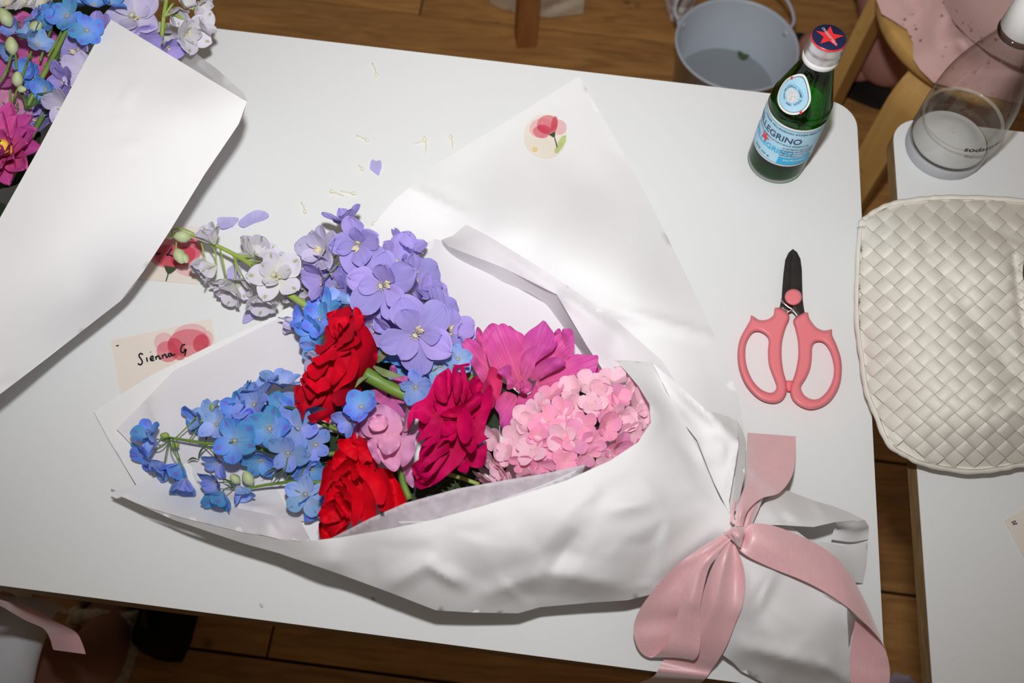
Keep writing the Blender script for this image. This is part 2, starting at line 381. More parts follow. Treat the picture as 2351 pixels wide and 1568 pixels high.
# ------------------------------------------------------------------ floor of wide boards
def wood(name, c1, c2, sc=6, along='X'):
    m, nt, b, out = nmat(name); N = nt.nodes; L = nt.links
    tc = N.new('ShaderNodeTexCoord'); mp = N.new('ShaderNodeMapping'); mp.inputs['Scale'].default_value = {'X': (1.2, 9, 9), 'Y': (9, 1.2, 9), 'Z': (9, 9, 1.0)}[along]; mp.inputs['Rotation'].default_value = (0, 0, -YAW if along == 'X' else 0); L.new(tc.outputs['Object'], mp.inputs['Vector'])
    oi = N.new('ShaderNodeObjectInfo'); ad = N.new('ShaderNodeVectorMath'); ad.operation = 'ADD'; cb = N.new('ShaderNodeCombineXYZ')
    mm = N.new('ShaderNodeMath'); mm.operation = 'MULTIPLY'; mm.inputs[1].default_value = 37; L.new(oi.outputs['Random'], mm.inputs[0]); L.new(mm.outputs[0], cb.inputs[0]); L.new(mm.outputs[0], cb.inputs[1]); L.new(mp.outputs[0], ad.inputs[0]); L.new(cb.outputs[0], ad.inputs[1])
    t = N.new('ShaderNodeTexNoise'); t.inputs['Scale'].default_value = sc; t.inputs['Detail'].default_value = 8; t.inputs['Distortion'].default_value = 1.2; L.new(ad.outputs[0], t.inputs['Vector'])
    r = N.new('ShaderNodeValToRGB'); r.color_ramp.elements[0].position = .33; r.color_ramp.elements[1].position = .68; r.color_ramp.elements[0].color = c4(c2); r.color_ramp.elements[1].color = c4(c1); L.new(t.outputs['Fac'], r.inputs['Fac'])
    v = N.new('ShaderNodeTexVoronoi'); v.inputs['Scale'].default_value = 9; L.new(tc.outputs['Object'], v.inputs['Vector'])
    k = N.new('ShaderNodeMapRange'); k.inputs[1].default_value = .03; k.inputs[2].default_value = .11; k.inputs[3].default_value = .75; k.inputs[4].default_value = 0; L.new(v.outputs['Distance'], k.inputs[0])
    mx = N.new('ShaderNodeMixRGB'); L.new(k.outputs[0], mx.inputs[0]); L.new(r.outputs[0], mx.inputs[1]); mx.inputs[2].default_value = c4([x * .35 for x in c2])
    hs = N.new('ShaderNodeHueSaturation'); vm = N.new('ShaderNodeMapRange'); vm.inputs[3].default_value = .85; vm.inputs[4].default_value = 1.15; L.new(oi.outputs['Random'], vm.inputs[0]); L.new(vm.outputs[0], hs.inputs['Value']); L.new(mx.outputs[0], hs.inputs['Color'])
    L.new(hs.outputs[0], b.inputs['Base Color']); b.inputs['Roughness'].default_value = .5; b.inputs['Specular IOR Level'].default_value = .3
    bp = N.new('ShaderNodeBump'); bp.inputs['Strength'].default_value = .2; bp.inputs['Distance'].default_value = .002; L.new(t.outputs['Fac'], bp.inputs['Height']); L.new(bp.outputs[0], b.inputs['Normal'])
    return m
BOARD = wood('floor_board_brown', (.56, .285, .092), (.36, .17, .055))
GAP = M('floor_gap_dark', (.03, .015, .008), .9, .1)
BIRCH = wood('birch', (.82, .49, .16), (.70, .40, .12), 3, 'Z')
LEGWOOD = wood('reddish_wood', (.36, .15, .045), (.24, .085, .025), 4, 'Z')
floor = box('floor', TB(.2, 1.2, -.021), TXA, TYA, (2.6, 2.6, .015), GAP); floor['kind'] = 'structure'; tag(floor, 'brown wide board wooden floor under the tables', None)
WALL = M('painted_wall', (.62, .58, .52), .7, .2)
for nm, c_, sx, sy in (('wall_back', TB(.2, 3.83, 1.32), 2.6, .03), ('wall_front', TB(.2, -1.43, 1.32), 2.6, .03), ('wall_left', TB(-2.43, 1.2, 1.32), .03, 2.6), ('wall_right', TB(2.83, 1.2, 1.32), .03, 2.6)):
    o = box(nm, c_, TXA, TYA, (sx, sy, 1.36), WALL); o['kind'] = 'structure'; o['label'] = 'plain painted room wall beyond the tables'
PW = .2165; rr = random.Random(3)
for k in range(-5, 14):
    x = -2.3 + rr.uniform(-.9, 0); y = .2205 + PW * k + PW / 2
    while x < 2.7:
        L_ = rr.uniform(1.1, 2.2); x1 = min(x + L_, 2.75)
        if k == 0 and x < -.36 < -.33 < x1: x1 = -.335
        if x1 - x > .05:
            box('floor_board', TB((x + x1) / 2, y, -.004), TXA, TYA, ((x1 - x) / 2 - .0015, PW / 2 - .0022, .004), BOARD, floor, .0015)
        x = x1

# ------------------------------------------------------------------ tables
PLY = M('plywood_edge', (.42, .28, .13), .6, .3, noise=(40, (.24, .15, .07)), stretch=(1, 1, 14))
def tabletop(name, x0, x1, y0, y1, label, r=.032):
    t = thing(name, TB((x0 + x1) / 2, (y0 + y1) / 2, 0), label, 'table')
    pts = []
    for (cx_, cy_, a0) in ((x1 - r, y0 + r, -90), (x1 - r, y1 - r, 0), (x0 + r, y1 - r, 90), (x0 + r, y0 + r, 180)):
        for a in np.linspace(a0, a0 + 90, 9): pts.append((cx_ + r * math.cos(math.radians(a)), cy_ + r * math.sin(math.radians(a))))
    def slab(nm, z0, z1, mat, ins=0):
        n = len(pts); vs = [TB(a, b, z0) for a, b in pts] + [TB(a, b, z1) for a, b in pts]
        fs = [tuple(range(n))[::-1], tuple(range(n, 2 * n))] + [(i, (i + 1) % n, (i + 1) % n + n, i + n) for i in range(n)]
        return mk(nm, vs, fs, mat, t, smooth=False)
    slab('laminate_top', TZ - .0012, TZ, LAM); slab('plywood_core', TZ - .020, TZ - .0012, PLY)
    for (a, b) in ((x0 + .45, y0 + .2), (x1 - .45, y0 + .2), (x0 + .45, y1 - .16), (x1 - .45, y1 - .16)):
        box('leg', TB(a, b, (TZ - .02) / 2), TXA, TYA, (.019, .019, (TZ - .02) / 2), M('table_leg_steel', (.03, .03, .03), .5) if 'table_leg_steel' not in bpy.data.materials else bpy.data.materials['table_leg_steel'], t, .002)
    return t
tabletop('work_table', .3027 - 1.2, .3027, .1441, .7449, 'white laminate work table with plywood edge under the wrapped bouquets')
q = P(2351, 303); Y2 = q.dot(TYA)
tabletop('side_table', .3395, .3395 + 1.2, Y2 - .60, Y2, 'white laminate table with plywood edge under the woven bag')

# ------------------------------------------------------------------ main bouquet: wrapping paper
wrap = thing('bouquet_wrapper', P(1100, 1000), 'white paper wrapper folded around the bouquet and tied with pink ribbon', 'wrapping paper')
sheet('back_sheet', [(1690, 1215, .058), (1706, 1100, .05), (1712, 1000, .034), (1692, 900, .028), (1640, 770, .03), (1560, 600, .018), (1480, 440, .010), (1330, 175, .006), (1180, 268, .006), (1000, 378, .008), (940, 430, .018), (905, 460, .012), (870, 500, .004), (800, 590, .004), (720, 650, .005), (640, 722, .006), (480, 795, .007), (350, 860, .006), (215, 945, .004), (250, 1010, .004), (312, 1112, .008), (330, 1140, .012), (600, 1215, .02), (900, 1300, .024), (1300, 1320, .024), (1600, 1250, .035)],
      [(1150, 530, .030), (1300, 620, .042), (1450, 690, .045), (1560, 740, .038), (1030, 520, .006), (1150, 640, .004), (1330, 760, .006), (1100, 420, .010), (1350, 420, .008), (900, 900, .008), (600, 950, .006), (1200, 900, .01), (1250, 300, .006), (400, 980, .004), (1580, 950, .05), (1640, 1050, .055)],
      PAPER, wrap, 16, .004, 130, 3, creases=[(940, 436, 1080, 505, .006, 24), (1360, 700, 1640, 775, .006, 20)], hmin=.0025)
ts1 = sheet('tissue_layer', [(880, 640, .009), (925, 590, .011), (998, 548, .014), (1014, 552, .018), (1034, 574, .018), (1150, 640, .018), (1272, 708, .018), (1334, 796, .018), (1390, 875, .019), (1400, 960, .018), (1100, 1000, .015), (800, 900, .013)], [(1050, 720, .015), (1180, 800, .016)], TISSUE, wrap, 16, .004, 80, 9, hmin=.007)
ts2 = sheet('tissue_layer', [(1014, 550, .024), (1040, 541, .012), (1070, 515, .020), (1120, 541, .032), (1250, 620, .050), (1400, 722, .058), (1520, 828, .060), (1600, 950, .060), (1690, 1100, .058), (1688, 1190, .058), (1600, 1080, .064), (1500, 940, .066), (1420, 860, .060), (1390, 858, .055), (1345, 790, .052), (1278, 676, .048), (1150, 612, .036), (1030, 566, .028)], [(1300, 690, .056), (1420, 770, .068)], TISSUE, wrap, 13, .004, 70, 5, creases=[(1090, 540, 1420, 770, .005, 18)], hmin=.006)
sheet('tissue_layer', [(1014, 550, .024), (1030, 566, .028), (1150, 612, .036), (1278, 676, .048), (1345, 790, .052), (1390, 858, .055), (1386, 880, .016), (1330, 806, .015), (1272, 728, .014), (1150, 654, .013), (1032, 586, .013), (1018, 566, .016)], [], TISSUE, wrap, 13, .0015, 60, 15, hmin=.006)
sheet('tissue_layer', [(640, 730, .010), (520, 790, .011), (400, 850, .010), (268, 985, .009), (330, 1050, .009), (400, 1128, .012), (560, 1190, .022), (760, 1200, .02), (800, 900, .012)], [(500, 950, .009), (650, 1050, .010)], TISSUE, wrap, 16, .004, 95, 21, creases=[(350, 910, 372, 1010, .006, 22), (440, 1060, 470, 1150, .006, 24), (470, 1140, 700, 1205, .012, 26)], hmin=.0075)
front = [(255, 1130, .034), (330, 1163, .042), (420, 1190, .050), (560, 1224, .062), (690, 1244, .076), (780, 1234, .088), (900, 1213, .102), (1000, 1192, .110), (1150, 1150, .116), (1300, 1103, .118), (1400, 1058, .116), (1465, 1015, .112), (1494, 970, .108), (1491, 928, .104), (1466, 887, .098), (1436, 851, .092), (1416, 831, .087), (1408, 828, .085), (1440, 827, .082), (1498, 832, .076), (1530, 900, .080), (1570, 970, .078), (1608, 1040, .074), (1622, 1080, .074), (1650, 1140, .072), (1690, 1198, .072), (1672, 1217, .070), (1640, 1241, .062), (1590, 1281, .054), (1540, 1326, .048), (1490, 1366, .042), (1440, 1378, .042), (1350, 1384, .042), (1240, 1394, .040), (1190, 1408, .044), (1080, 1406, .052), (1000, 1401, .056), (900, 1362, .060), (780, 1318, .060), (640, 1270, .056), (560, 1248, .051), (400, 1194, .042), (300, 1150, .036)]
sheet('front_sheet', front, [(1000, 1290, .094), (1150, 1230, .108), (1300, 1200, .112), (1450, 1120, .108), (1500, 1240, .084), (1250, 1330, .072), (1550, 1080, .092), (1600, 1150, .080), (760, 1285, .078), (1380, 1280, .088), (1100, 1340, .076), (1420, 960, .108), (1500, 1000, .106)],
      PAPER, wrap, 11, .007, 75, 33, creases=[(1265, 1316, 1330, 1220, -.010, 46), (1265, 1316, 1420, 1340, .008, 50), (990, 1300, 1060, 1340, .008, 26), (890, 1345, 1000, 1280, .007, 36), (1400, 1170, 1500, 1150, .006, 34), (1560, 1010, 1610, 1070, -.004, 24), (1100, 1368, 1240, 1320, .006, 40), (1500, 1330, 1640, 1215, .006, 40), (1440, 870, 1520, 960, .004, 26)], hmin=.02)
sil = front[25:] + front[:1]
G = []
for k, (dv, f) in enumerate(((0, 1), (-14, .72), (-40, .40), (-75, .10))):
    G.append([P(u, v - (9 if k == 0 else 2) + dv * min(1, max(.02, (u - 262) / 260)), max(.003, h * (1 - (1 - f) * min(1, max(.05, (u - 262) / 260))) - (.002 if k == 0 else .004))) for u, v, h in [tuple(x) for x in cr1(sil, 60)]])
grid('sheet_underside', G, PAPER, wrap)
sheet('tissue_band', [(735, 1246, .079), (770, 1231, .090), (850, 1190, .106), (930, 1155, .114), (1050, 1122, .120), (1150, 1104, .122), (1250, 1087, .122), (1345, 1066, .121), (1330, 1105, .110), (1150, 1168, .106), (1000, 1212, .098), (900, 1232, .090), (780, 1252, .076)], [], TISSUE_THIN, wrap, 10, .001, 40, 4, hmin=.02, thick=.0002)
sheet('tissue_band', [(735, 1248, .080), (790, 1222, .088), (870, 1198, .098), (960, 1197, .104), (1010, 1195, .1085), (1100, 1165, .113), (1250, 1112, .117), (1340, 1072, .118), (1330, 1105, .108), (1150, 1168, .103), (1000, 1212, .094), (900, 1232, .086)], [], TISSUE, wrap, 10, .0, 40, 4, hmin=.02, thick=.0002)
sheet('corner_flap', [(255, 1130, .034), (330, 1108, .026), (430, 1062, .014), (470, 1100, .013), (560, 1175, .030), (640, 1215, .052), (690, 1243, .075), (560, 1223, .061), (420, 1189, .049), (330, 1162, .041)], [(420, 1120, .020)], PAPER, wrap, 12, .002, 60, 8, hmin=.004)
sheet('crumpled_tissue', [(455, 1138, .018), (560, 1170, .040), (690, 1195, .052), (716, 1246, .077), (640, 1238, .068), (580, 1222, .058), (520, 1186, .034)], [(620, 1200, .064)], TISSUE, wrap, 8, .010, 34, 12, hmin=.01)
sheet('pleat', [(1498, 833, .078), (1560, 886, .084), (1620, 940, .082), (1672, 956, .070), (1692, 968, .062), (1696, 1017, .078), (1690, 1060, .074), (1674, 1150, .074), (1676, 1182, .074), (1640, 1110, .070), (1622, 1066, .070), (1600, 1010, .070), (1562, 962, .070)], [(1640, 1030, .082), (1580, 920, .084)], PAPER, wrap, 9, .004, 44, 17, creases=[(1520, 850, 1694, 1016, .008, 22), (1694, 1017, 1668, 1160, .006, 14)], hmin=.02)
sheet('pleat', [(1690, 962, .050), (1704, 985, .050), (1712, 1010, .048), (1710, 1090, .056), (1692, 1170, .070), (1680, 1180, .072), (1690, 1080, .066), (1698, 1020, .060)], [], PAPER, wrap, 9, .001, 40, 18, hmin=.02)
# stem end of the wrapper
R2 = CR(1440, 1200, 3.792); R1 = CR(1640, 940, 5.226)
sheet('stem_wrap', R2([(930, 190, .064), (1090, 250, .064), (1300, 425, .062), (1600, 560, .058), (1912, 722, .056), (1925, 1000, .040), (1945, 1392, .016), (1800, 1420, .012), (1700, 1400, .014), (1390, 1420, .010), (1180, 1392, .010), (990, 1290, .012), (920, 1215, .018), (830, 1150, .020), (880, 900, .036), (950, 560, .052)]),
      R2([(1300, 800, .064), (1500, 1000, .056), (1100, 1050, .046), (1400, 1250, .034), (1720, 1240, .036), (1150, 600, .066)]), PAPER, wrap, 11, .006, 66, 41, creases=[tuple(sum([list(p) for p in R2([(1270, 440), (1090, 790)])], [])) + (.008, 26), tuple(sum([list(p) for p in R2([(1000, 1080), (1700, 1240)])], [])) + (.007, 34), tuple(sum([list(p) for p in R2([(1720, 1230), (1940, 1380)])], [])) + (.006, 22)], hmin=.003)
sheet('stem_wrap_side', R2([(1912, 722, .055), (1978, 850, .030), (1950, 960, .014), (1925, 1090, .004), (1940, 1250, .003), (1947, 1392, .004), (1945, 1390, .016), (1925, 1000, .040)]), [], PAPER, wrap, 9, 0, 50, 3, hmin=.003)
sheet('stem_wrap_side', R2([(830, 1150, .020), (920, 1215, .018), (990, 1290, .012), (1180, 1392, .010), (1390, 1420, .010), (1390, 1400, .003), (1180, 1370, .003), (1000, 1270, .003), (920, 1190, .003), (850, 1130, .003)]), [], PAPER, wrap, 9, 0, 50, 3, hmin=.003)
sheet('stem_wrap_back', R2([(1000, 90, .050), (1200, 40, .046), (1420, 30, .036), (1580, 150, .034), (1880, 198, .020), (2095, 168, .006), (2082, 350, .006), (2048, 526, .005), (1988, 520, .010), (2000, 640, .012), (1960, 730, .03), (1912, 735, .053), (1600, 575, .054), (1300, 440, .056), (1050, 240, .056)]), R2([(1700, 350, .042)]), PAPER, wrap, 11, .003, 60, 52, hmin=.0035)
sheet('stem_flap', R1([(440, 1380, .060), (470, 1320, .058), (560, 1170, .054), (700, 1010, .040), (860, 968, .026), (1030, 1030, .022), (1210, 1100, .020), (1430, 1160, .020), (1620, 1235, .022), (1805, 1325, .026), (1450, 1352, .044), (1190, 1410, .052), (980, 1400, .056), (800, 1388, .058)]), R1([(900, 1200, .050), (1300, 1260, .040)]), PAPER, wrap, 9, .005, 40, 61, creases=[tuple(sum([list(p) for p in R1([(1190, 1090), (1290, 1250)])], [])) + (.005, 10), tuple(sum([list(p) for p in R1([(780, 1270), (960, 1370)])], [])) + (-.004, 14)], hmin=.004)
loft('stem_flap_curl', [R1([(1450, 1352, .044), (1640, 1342, .034), (1805, 1325, .027)]), R1([(1490, 1410, .030), (1690, 1420, .026), (1850, 1400, .016)]), R1([(1440, 1430, .018), (1640, 1482, .018), (1850, 1450, .008)]), R1([(1400, 1560, .012), (1640, 1590, .010), (1842, 1560, .005)])], PAPER, wrap, 16, 10)

# sticker on the top corner of the back sheet
def ell(cu, cv, ru, rv, ang=0, n=28, pinch=0):
    o = []
    for t in np.linspace(0, 2 * math.pi, n, endpoint=False):
        x, y = ru * math.cos(t), rv * math.sin(t)
        if pinch: x *= 1 - pinch * max(0, math.sin(t)) ** 1.5
        a = math.radians(ang); o.append((cu + x * math.cos(a) - y * math.sin(a), cv + x * math.sin(a) + y * math.cos(a)))
    return o
def decal(name, poly, mat, parent, hf, place=P):
    n = len(poly); c = np.mean(np.array(poly), 0); vs = [place(u, v, hf(u, v)) for u, v in poly] + [place(c[0], c[1], hf(*c))]
    return mk(name, vs, [((i + 1) % n, i, n) for i in range(n)], mat, parent, smooth=False)
def wash(name, col, a): return M(name, col, .6, .2, alpha=a, noise=(90, tuple(min(1, x * 1.08 + .02) for x in col)))
CREAMP = M('cream_card', (.76, .69, .60), .6, .2, noise=(25, (.78, .72, .64)))
WPALE = wash('pale_pink_wash', (.86, .46, .52), .45); WMID = wash('pink_wash', (.80, .16, .22), .52); WDEEP = wash('deep_red_wash', (.68, .05, .10), .52)
WLEAF = wash('leaf_wash', (.52, .60, .22), .75); WDARK = M('dark_stem_print', (.05, .06, .03), .6); WYEL = wash('yellow_wash', (.90, .68, .30), .6)
dep = bpy.context.evaluated_depsgraph_get()
bs = [o for o in wrap.children if o.name.startswith('back_sheet')][0]
bpy.context.view_layer.update()
def surf_h(o):
    """height of sheet o at a pixel: along the lens ray"""
    def f(u, v):
        inv = o.matrix_world.inverted(); d = ray(u, v); hit, loc, *_ = o.ray_cast(inv @ CAMP, (inv.to_3x3() @ d).normalized())
        return (o.matrix_world @ loc).z - TZ if hit else 0.01
    return f
fh = surf_h(bs)
def poppy(parent, hf, dz, poly_list, place=P):
    for k, (nm, poly, mat) in enumerate(poly_list): decal(nm, poly, mat, parent, (lambda kk: lambda u, v: hf(u, v) + dz * (kk + 1))(k), place)
ST = CR(700, 120, 3.135)
def stp(pl): return [(700 + a / 3.135, 120 + b / 3.135) for a, b in pl]
stk = decal('round_sticker', ell(1252, 313, 50, 51), CREAMP, wrap, lambda u, v: fh(u, v) + .0008); stk['label'] = 'round cream sticker printed with a pink poppy'
WP[stk.name] = WP[stk.name]
poppy(stk, fh, .0003, [])
for k, (nm, poly, mat) in enumerate([('printed_petal', stp(ell(1700, 545, 85, 70, -15)), WPALE), ('printed_petal', stp(ell(1830, 540, 55, 55, 10)), WPALE), ('printed_petal', stp(ell(1745, 515, 75, 62, -10)), WMID), ('printed_petal', stp(ell(1700, 575, 60, 42, 15)), WMID), ('printed_petal', stp(ell(1725, 555, 58, 30, 22)), WDEEP), ('printed_petal', stp(ell(1795, 520, 24, 62, 8)), WDEEP),
        ('printed_stem', stp([(1790, 600), (1796, 598), (1816, 665), (1824, 720), (1818, 722), (1808, 668)]), WDARK), ('printed_calyx', stp([(1755, 592), (1800, 570), (1802, 600), (1788, 612)]), WDARK), ('printed_leaf', stp([(1880, 596), (1850, 602), (1818, 650), (1815, 728), (1850, 690), (1878, 640)]), WLEAF), ('printed_leaf', stp(ell(1808, 706, 12, 20)), WLEAF), ('printed_bloom', stp(ell(1655, 698, 22, 20)), WYEL)]):
    decal(nm, poly, mat, stk, lambda u, v, k=k: fh(u, v) + .0011 + .00012 * k)

# ------------------------------------------------------------------ satin ribbon bow
bow = thing('ribbon_bow', P(1690, 1225, .06), 'pink satin ribbon knotted around the bouquet neck with loops and tails', 'ribbon')
def strip(name, A, B, parent=bow, mids=(), nu=70, nv=8, conv=None, mat=SATIN):
    n = min(len(A), len(B))
    rows = [A] + [list(m) for m in mids] + [B]
    if conv: rows = [conv(r) for r in rows]
    return loft(name, rows, mat, parent, nu, nv)
def mid(A, B, f, dh):
    return [tuple(np.array(a) * (1 - f) + np.array(b) * f + np.array([0, 0, d])) for a, b, d in zip(A, B, dh if hasattr(dh, '__len__') else [dh] * len(A))]
A = [(245, 1400, .078), (270, 1180, .080), (375, 880, .068), (392, 640, .050), (398, 500, .040), (396, 400, .026), (396, 278, .012)]
B = [(340, 1400, .082), (400, 1220, .084), (560, 1070, .076), (780, 1000, .058), (930, 800, .040), (974, 560, .024), (976, 322, .010)]
strip('tail', A, B, mids=[mid(A, B, .4, [.004, .006, -.004, -.008, -.006, 0, 0])], conv=R1)
A = [(345, 1410, .076), (395, 1260, .076), (450, 1150, .072), (520, 1080, .066)]; B = [(440, 1430, .072), (475, 1330, .070), (540, 1180, .066), (590, 1050, .060)]
strip('tail', A, B, mids=[mid(A, B, .5, .004)], conv=R1, nu=30)
A = [(188, 1340, .083), (205, 1200, .082), (240, 1085, .078)]; B = [(240, 1390, .083), (235, 1250, .083), (264, 1085, .078)]
strip('neck_wrap', A, B, conv=R1, nu=24)
hA = [.079, .074, .063, .044, .029, .020, .014, .013, .024, .032, .038, .047, .057, .066, .074, .078, .080]
A = [(880, 70), (620, 230), (380, 420), (150, 690), (60, 880), (70, 1030), (125, 1135), (210, 1174), (290, 1120), (352, 1035), (400, 930), (440, 790), (480, 640), (530, 480), (640, 310), (800, 190), (885, 120)]
B = [(900, 120), (690, 280), (580, 420), (475, 700), (430, 830), (440, 960), (480, 1080), (530, 1170), (578, 1196), (625, 1130), (640, 960), (638, 800), (642, 690), (700, 430), (760, 320), (835, 220), (910, 140)]
hB = [.081, .077, .068, .050, .036, .028, .020, .016, .024, .034, .043, .052, .060, .070, .077, .080, .081]
A = [(a, b, c) for (a, b), c in zip(A, hA)]; B = [(a, b, c) for (a, b), c in zip(B, hB)]
strip('loop', A, B, conv=R2, nu=120, nv=7, mids=[mid(A, B, .5, [.002, .003, -.003, -.004, -.003, 0, 0, 0, 0, 0, .002, .004, .005, .005, .004, .002, 0])])
A = [(885, 150, .078), (800, 270, .074), (720, 430, .066), (650, 650, .054), (595, 850, .040), (490, 1010, .026), (385, 1120, .012), (310, 1205, .005), (265, 1290, .003), (215, 1345, -.012), (90, 1400, -.05), (-60, 1480, -.10)]
B = [(945, 205, .078), (1000, 340, .076), (1028, 500, .070), (1003, 720, .060), (940, 880, .048), (870, 1060, .036), (790, 1200, .022), (735, 1280, .010), (690, 1345, .006), (655, 1385, -.010), (600, 1440, -.05), (520, 1520, -.10)]
strip('tail', A, B, conv=R2, nu=80, nv=11, mids=[mid(A, B, .3, [.002, .006, .008, .008, .006, .003, .001, 0, 0, 0, 0, 0]), mid(A, B, .68, [-.002, -.004, -.004, .001, .003, .002, .001, 0, 0, 0, 0, 0])])
A = [(1035, 45, .080), (1100, 6, .080), (1250, 20, .076), (1450, 90, .070), (1640, 180, .064), (1830, 310, .058), (1960, 480, .053), (2080, 700, .046), (2180, 930, .036), (2245, 1090, .026), (2262, 1150, .020)]
B = [(965, 232, .076), (1075, 308, .074), (1290, 408, .071), (1500, 490, .069), (1700, 590, .066), (1900, 722, .062), (2010, 820, .056), (2120, 925, .048), (2195, 1010, .038), (2240, 1080, .028), (2258, 1150, .019)]
strip('tail', A, B, conv=R2, nu=80, nv=9, mids=[mid(A, B, .45, [-.004, .004, .006, .004, .002, .002, .002, .001, 0, 0, 0])])
A = [(1990, 830, .036), (1966, 950, .026), (1944, 1100, .018), (1936, 1250, .014), (1946, 1400, .018), (1960, 1600, .010)]
B = [(2150, 930, .030), (2215, 1040, .024), (2262, 1150, .018), (2287, 1285, .010), (2281, 1400, .007), (2250, 1600, .005)]
strip('tail', A, B, conv=R2, nu=40, nv=8)
o = inflate('knot', R2([(832, 88), (870, 55), (910, 36), (960, 30), (1010, 32), (1040, 50), (1032, 85), (1012, 130), (1000, 180), (985, 218), (960, 205), (930, 170), (880, 130), (850, 110)]), SATIN, bow, .066, .092, 16, step=4)
strip('knot_band', [(905, 36, .090), (900, 70, .0945), (930, 130, .094), (972, 214, .084)], [(1020, 34, .088), (1020, 80, .0935), (1002, 140, .093), (988, 216, .084)], conv=R2, nu=20, nv=6, mids=[[(965, 33, .0925), (965, 78, .097), (970, 138, .0965), (980, 215, .086)]])
A = [(835, 95, .079), (700, 190, .076), (560, 300, .067), (450, 390, .061), (330, 480, .056), (250, 545, .052)]; B = [(870, 130, .080), (720, 250, .077), (610, 320, .069), (510, 395, .062), (400, 475, .056), (300, 550, .052)]
strip('neck_wrap', A, B, conv=R2, nu=40, nv=6)

# ------------------------------------------------------------------ petals
PET = {}
def petal_mesh(kind, mat):
    key = (kind, mat.name)
    if key in PET: return PET[key]
    shape, seed = kind
    nr, nc = 10, 9; vs = []; uv = []; fs = []
    r = random.Random(seed * 31 + len(shape) * 7)
    ph, skew, fold, tipn, bend, p2 = r.uniform(0, 6), r.uniform(-.14, .14), r.uniform(-.05, .22), r.uniform(.0, .10), r.uniform(-.35, .30), r.uniform(0, 6)
    PK, WD, PW_, PT = {'ovate': (.60, .42, 1.15, .10), 'pointed': (.50, .33, 1.0, .25), 'round': (.56, .48, .9, .06), 'strap': (.6, .26, .8, .2)}[shape]
    WD *= r.uniform(.86, 1.1); PK += r.uniform(-.06, .06); rf = {'ovate': .055, 'pointed': .06, 'round': .035, 'strap': .03}[shape]
    for i in range(nr):
        t = 1 - (1 - i / (nr - 1)) ** 1.6
        wd = WD * (max(0, 1 - ((t - PK) / (1 - PK)) ** 2) ** .5 if t > PK else (.14 + .86 * math.sin(math.pi / 2 * t / PK) ** PW_))
        wd *= 1 - PT * max(0, t - PK) / (1 - PK)
        for j in range(nc):
            s = j / (nc - 1) * 2 - 1; e = abs(s)
            x = s * max(wd, .012) * (1 + .07 * math.sin(8 * t + ph + (2 if s > 0 else 0)) * e) + skew * t * t
            y = t * (1 - tipn * (1 - e) * max(0, t - .8) * 3) + .03 * math.sin(6 * s + ph) * t * t
            z = bend * t * t * .5 + fold * e * wd + .10 * s * s * wd + rf * t * e * math.sin(7 * t + p2 + (3.1 if s > 0 else 0)) + .5 * rf * t * math.sin(9 * s + ph)
            if shape == 'strap': z += .20 * t * t + .45 * s * s * wd
            vs.append((x, y, z)); uv.append((j / (nc - 1), t))
    for i in range(nr - 1):
        for j in range(nc - 1):
            a = i * nc + j; fs.append((a, a + 1, a + 1 + nc, a + nc))
    me = bpy.data.meshes.new('petal_' + shape); me.from_pydata(vs, [], fs)
    l = me.uv_layers.new(name='UVMap')
    for lp in me.loops: l.data[lp.index].uv = uv[lp.vertex_index]
    me.polygons.foreach_set('use_smooth', [True] * len(me.polygons)); me.materials.append(mat)
    PET[key] = me; return me
EYEM = {}
def eye_mesh(kind, mat):
    if (kind, mat.name) in EYEM: return EYEM[(kind, mat.name)]
    r = random.Random(5); vs = []; fs = []
    def blob(c, d, L, w_):
        d = Vector(d).normalized(); a = d.orthogonal().normalized(); b = d.cross(a); s = len(vs); c = Vector(c)
        for (t, k) in ((0, .35), (.5, .8), (.85, 1), (1, .25)):
            for q in range(5): vs.append(c + d * L * t + (a * math.cos(q * 1.2566) + b * math.sin(q * 1.2566)) * w_ * k)
        for i in range(3):
            for q in range(5): fs.append((s + i * 5 + q, s + i * 5 + (q + 1) % 5, s + (i + 1) * 5 + (q + 1) % 5, s + (i + 1) * 5 + q))
        fs.append((s + 15, s + 16, s + 17, s + 18, s + 19))
    if kind == 'bee':       # cream lobes standing over the throat
        for k in range(7): a = -.9 + k * .30; blob((0, .02, .01), (math.sin(a) * .55, .35 + .3 * math.cos(a), .75 + .1 * (k % 2)), .24 + .05 * (k % 3), .034)
        for k in range(4): a = 2.2 + k * .55; blob((0, -.02, 0), (math.sin(a) * .5, math.cos(a) * .5, .8), .15, .03)
    elif kind == 'stamens':
        blob((0, 0, 0), (0, 0, 1), .10, .09)
        for k in range(10): a = k * .63; blob((math.cos(a) * .05, math.sin(a) * .05, .04), (math.cos(a) * .8, math.sin(a) * .8, .7), .17, .022)
    else:
        blob((0, 0, 0), (0, 0, 1), .09, .06)
    me = bpy.data.meshes.new('floret_eye'); me.from_pydata([tuple(v) for v in vs], [], fs); me.materials.append(mat)
    me.polygons.foreach_set('use_smooth', [True] * len(me.polygons)); EYEM[(kind, mat.name)] = me; return me
def basis(n, spin):
    n = Vector(n).normalized(); a = n.orthogonal().normalized(); b = n.cross(a)
    x = a * math.cos(spin) + b * math.sin(spin); y = n.cross(x)
    return Matrix(((x.x, y.x, n.x), (x.y, y.y, n.y), (x.z, y.z, n.z))).to_4x4()
FR = random.Random(11)
DH = {}
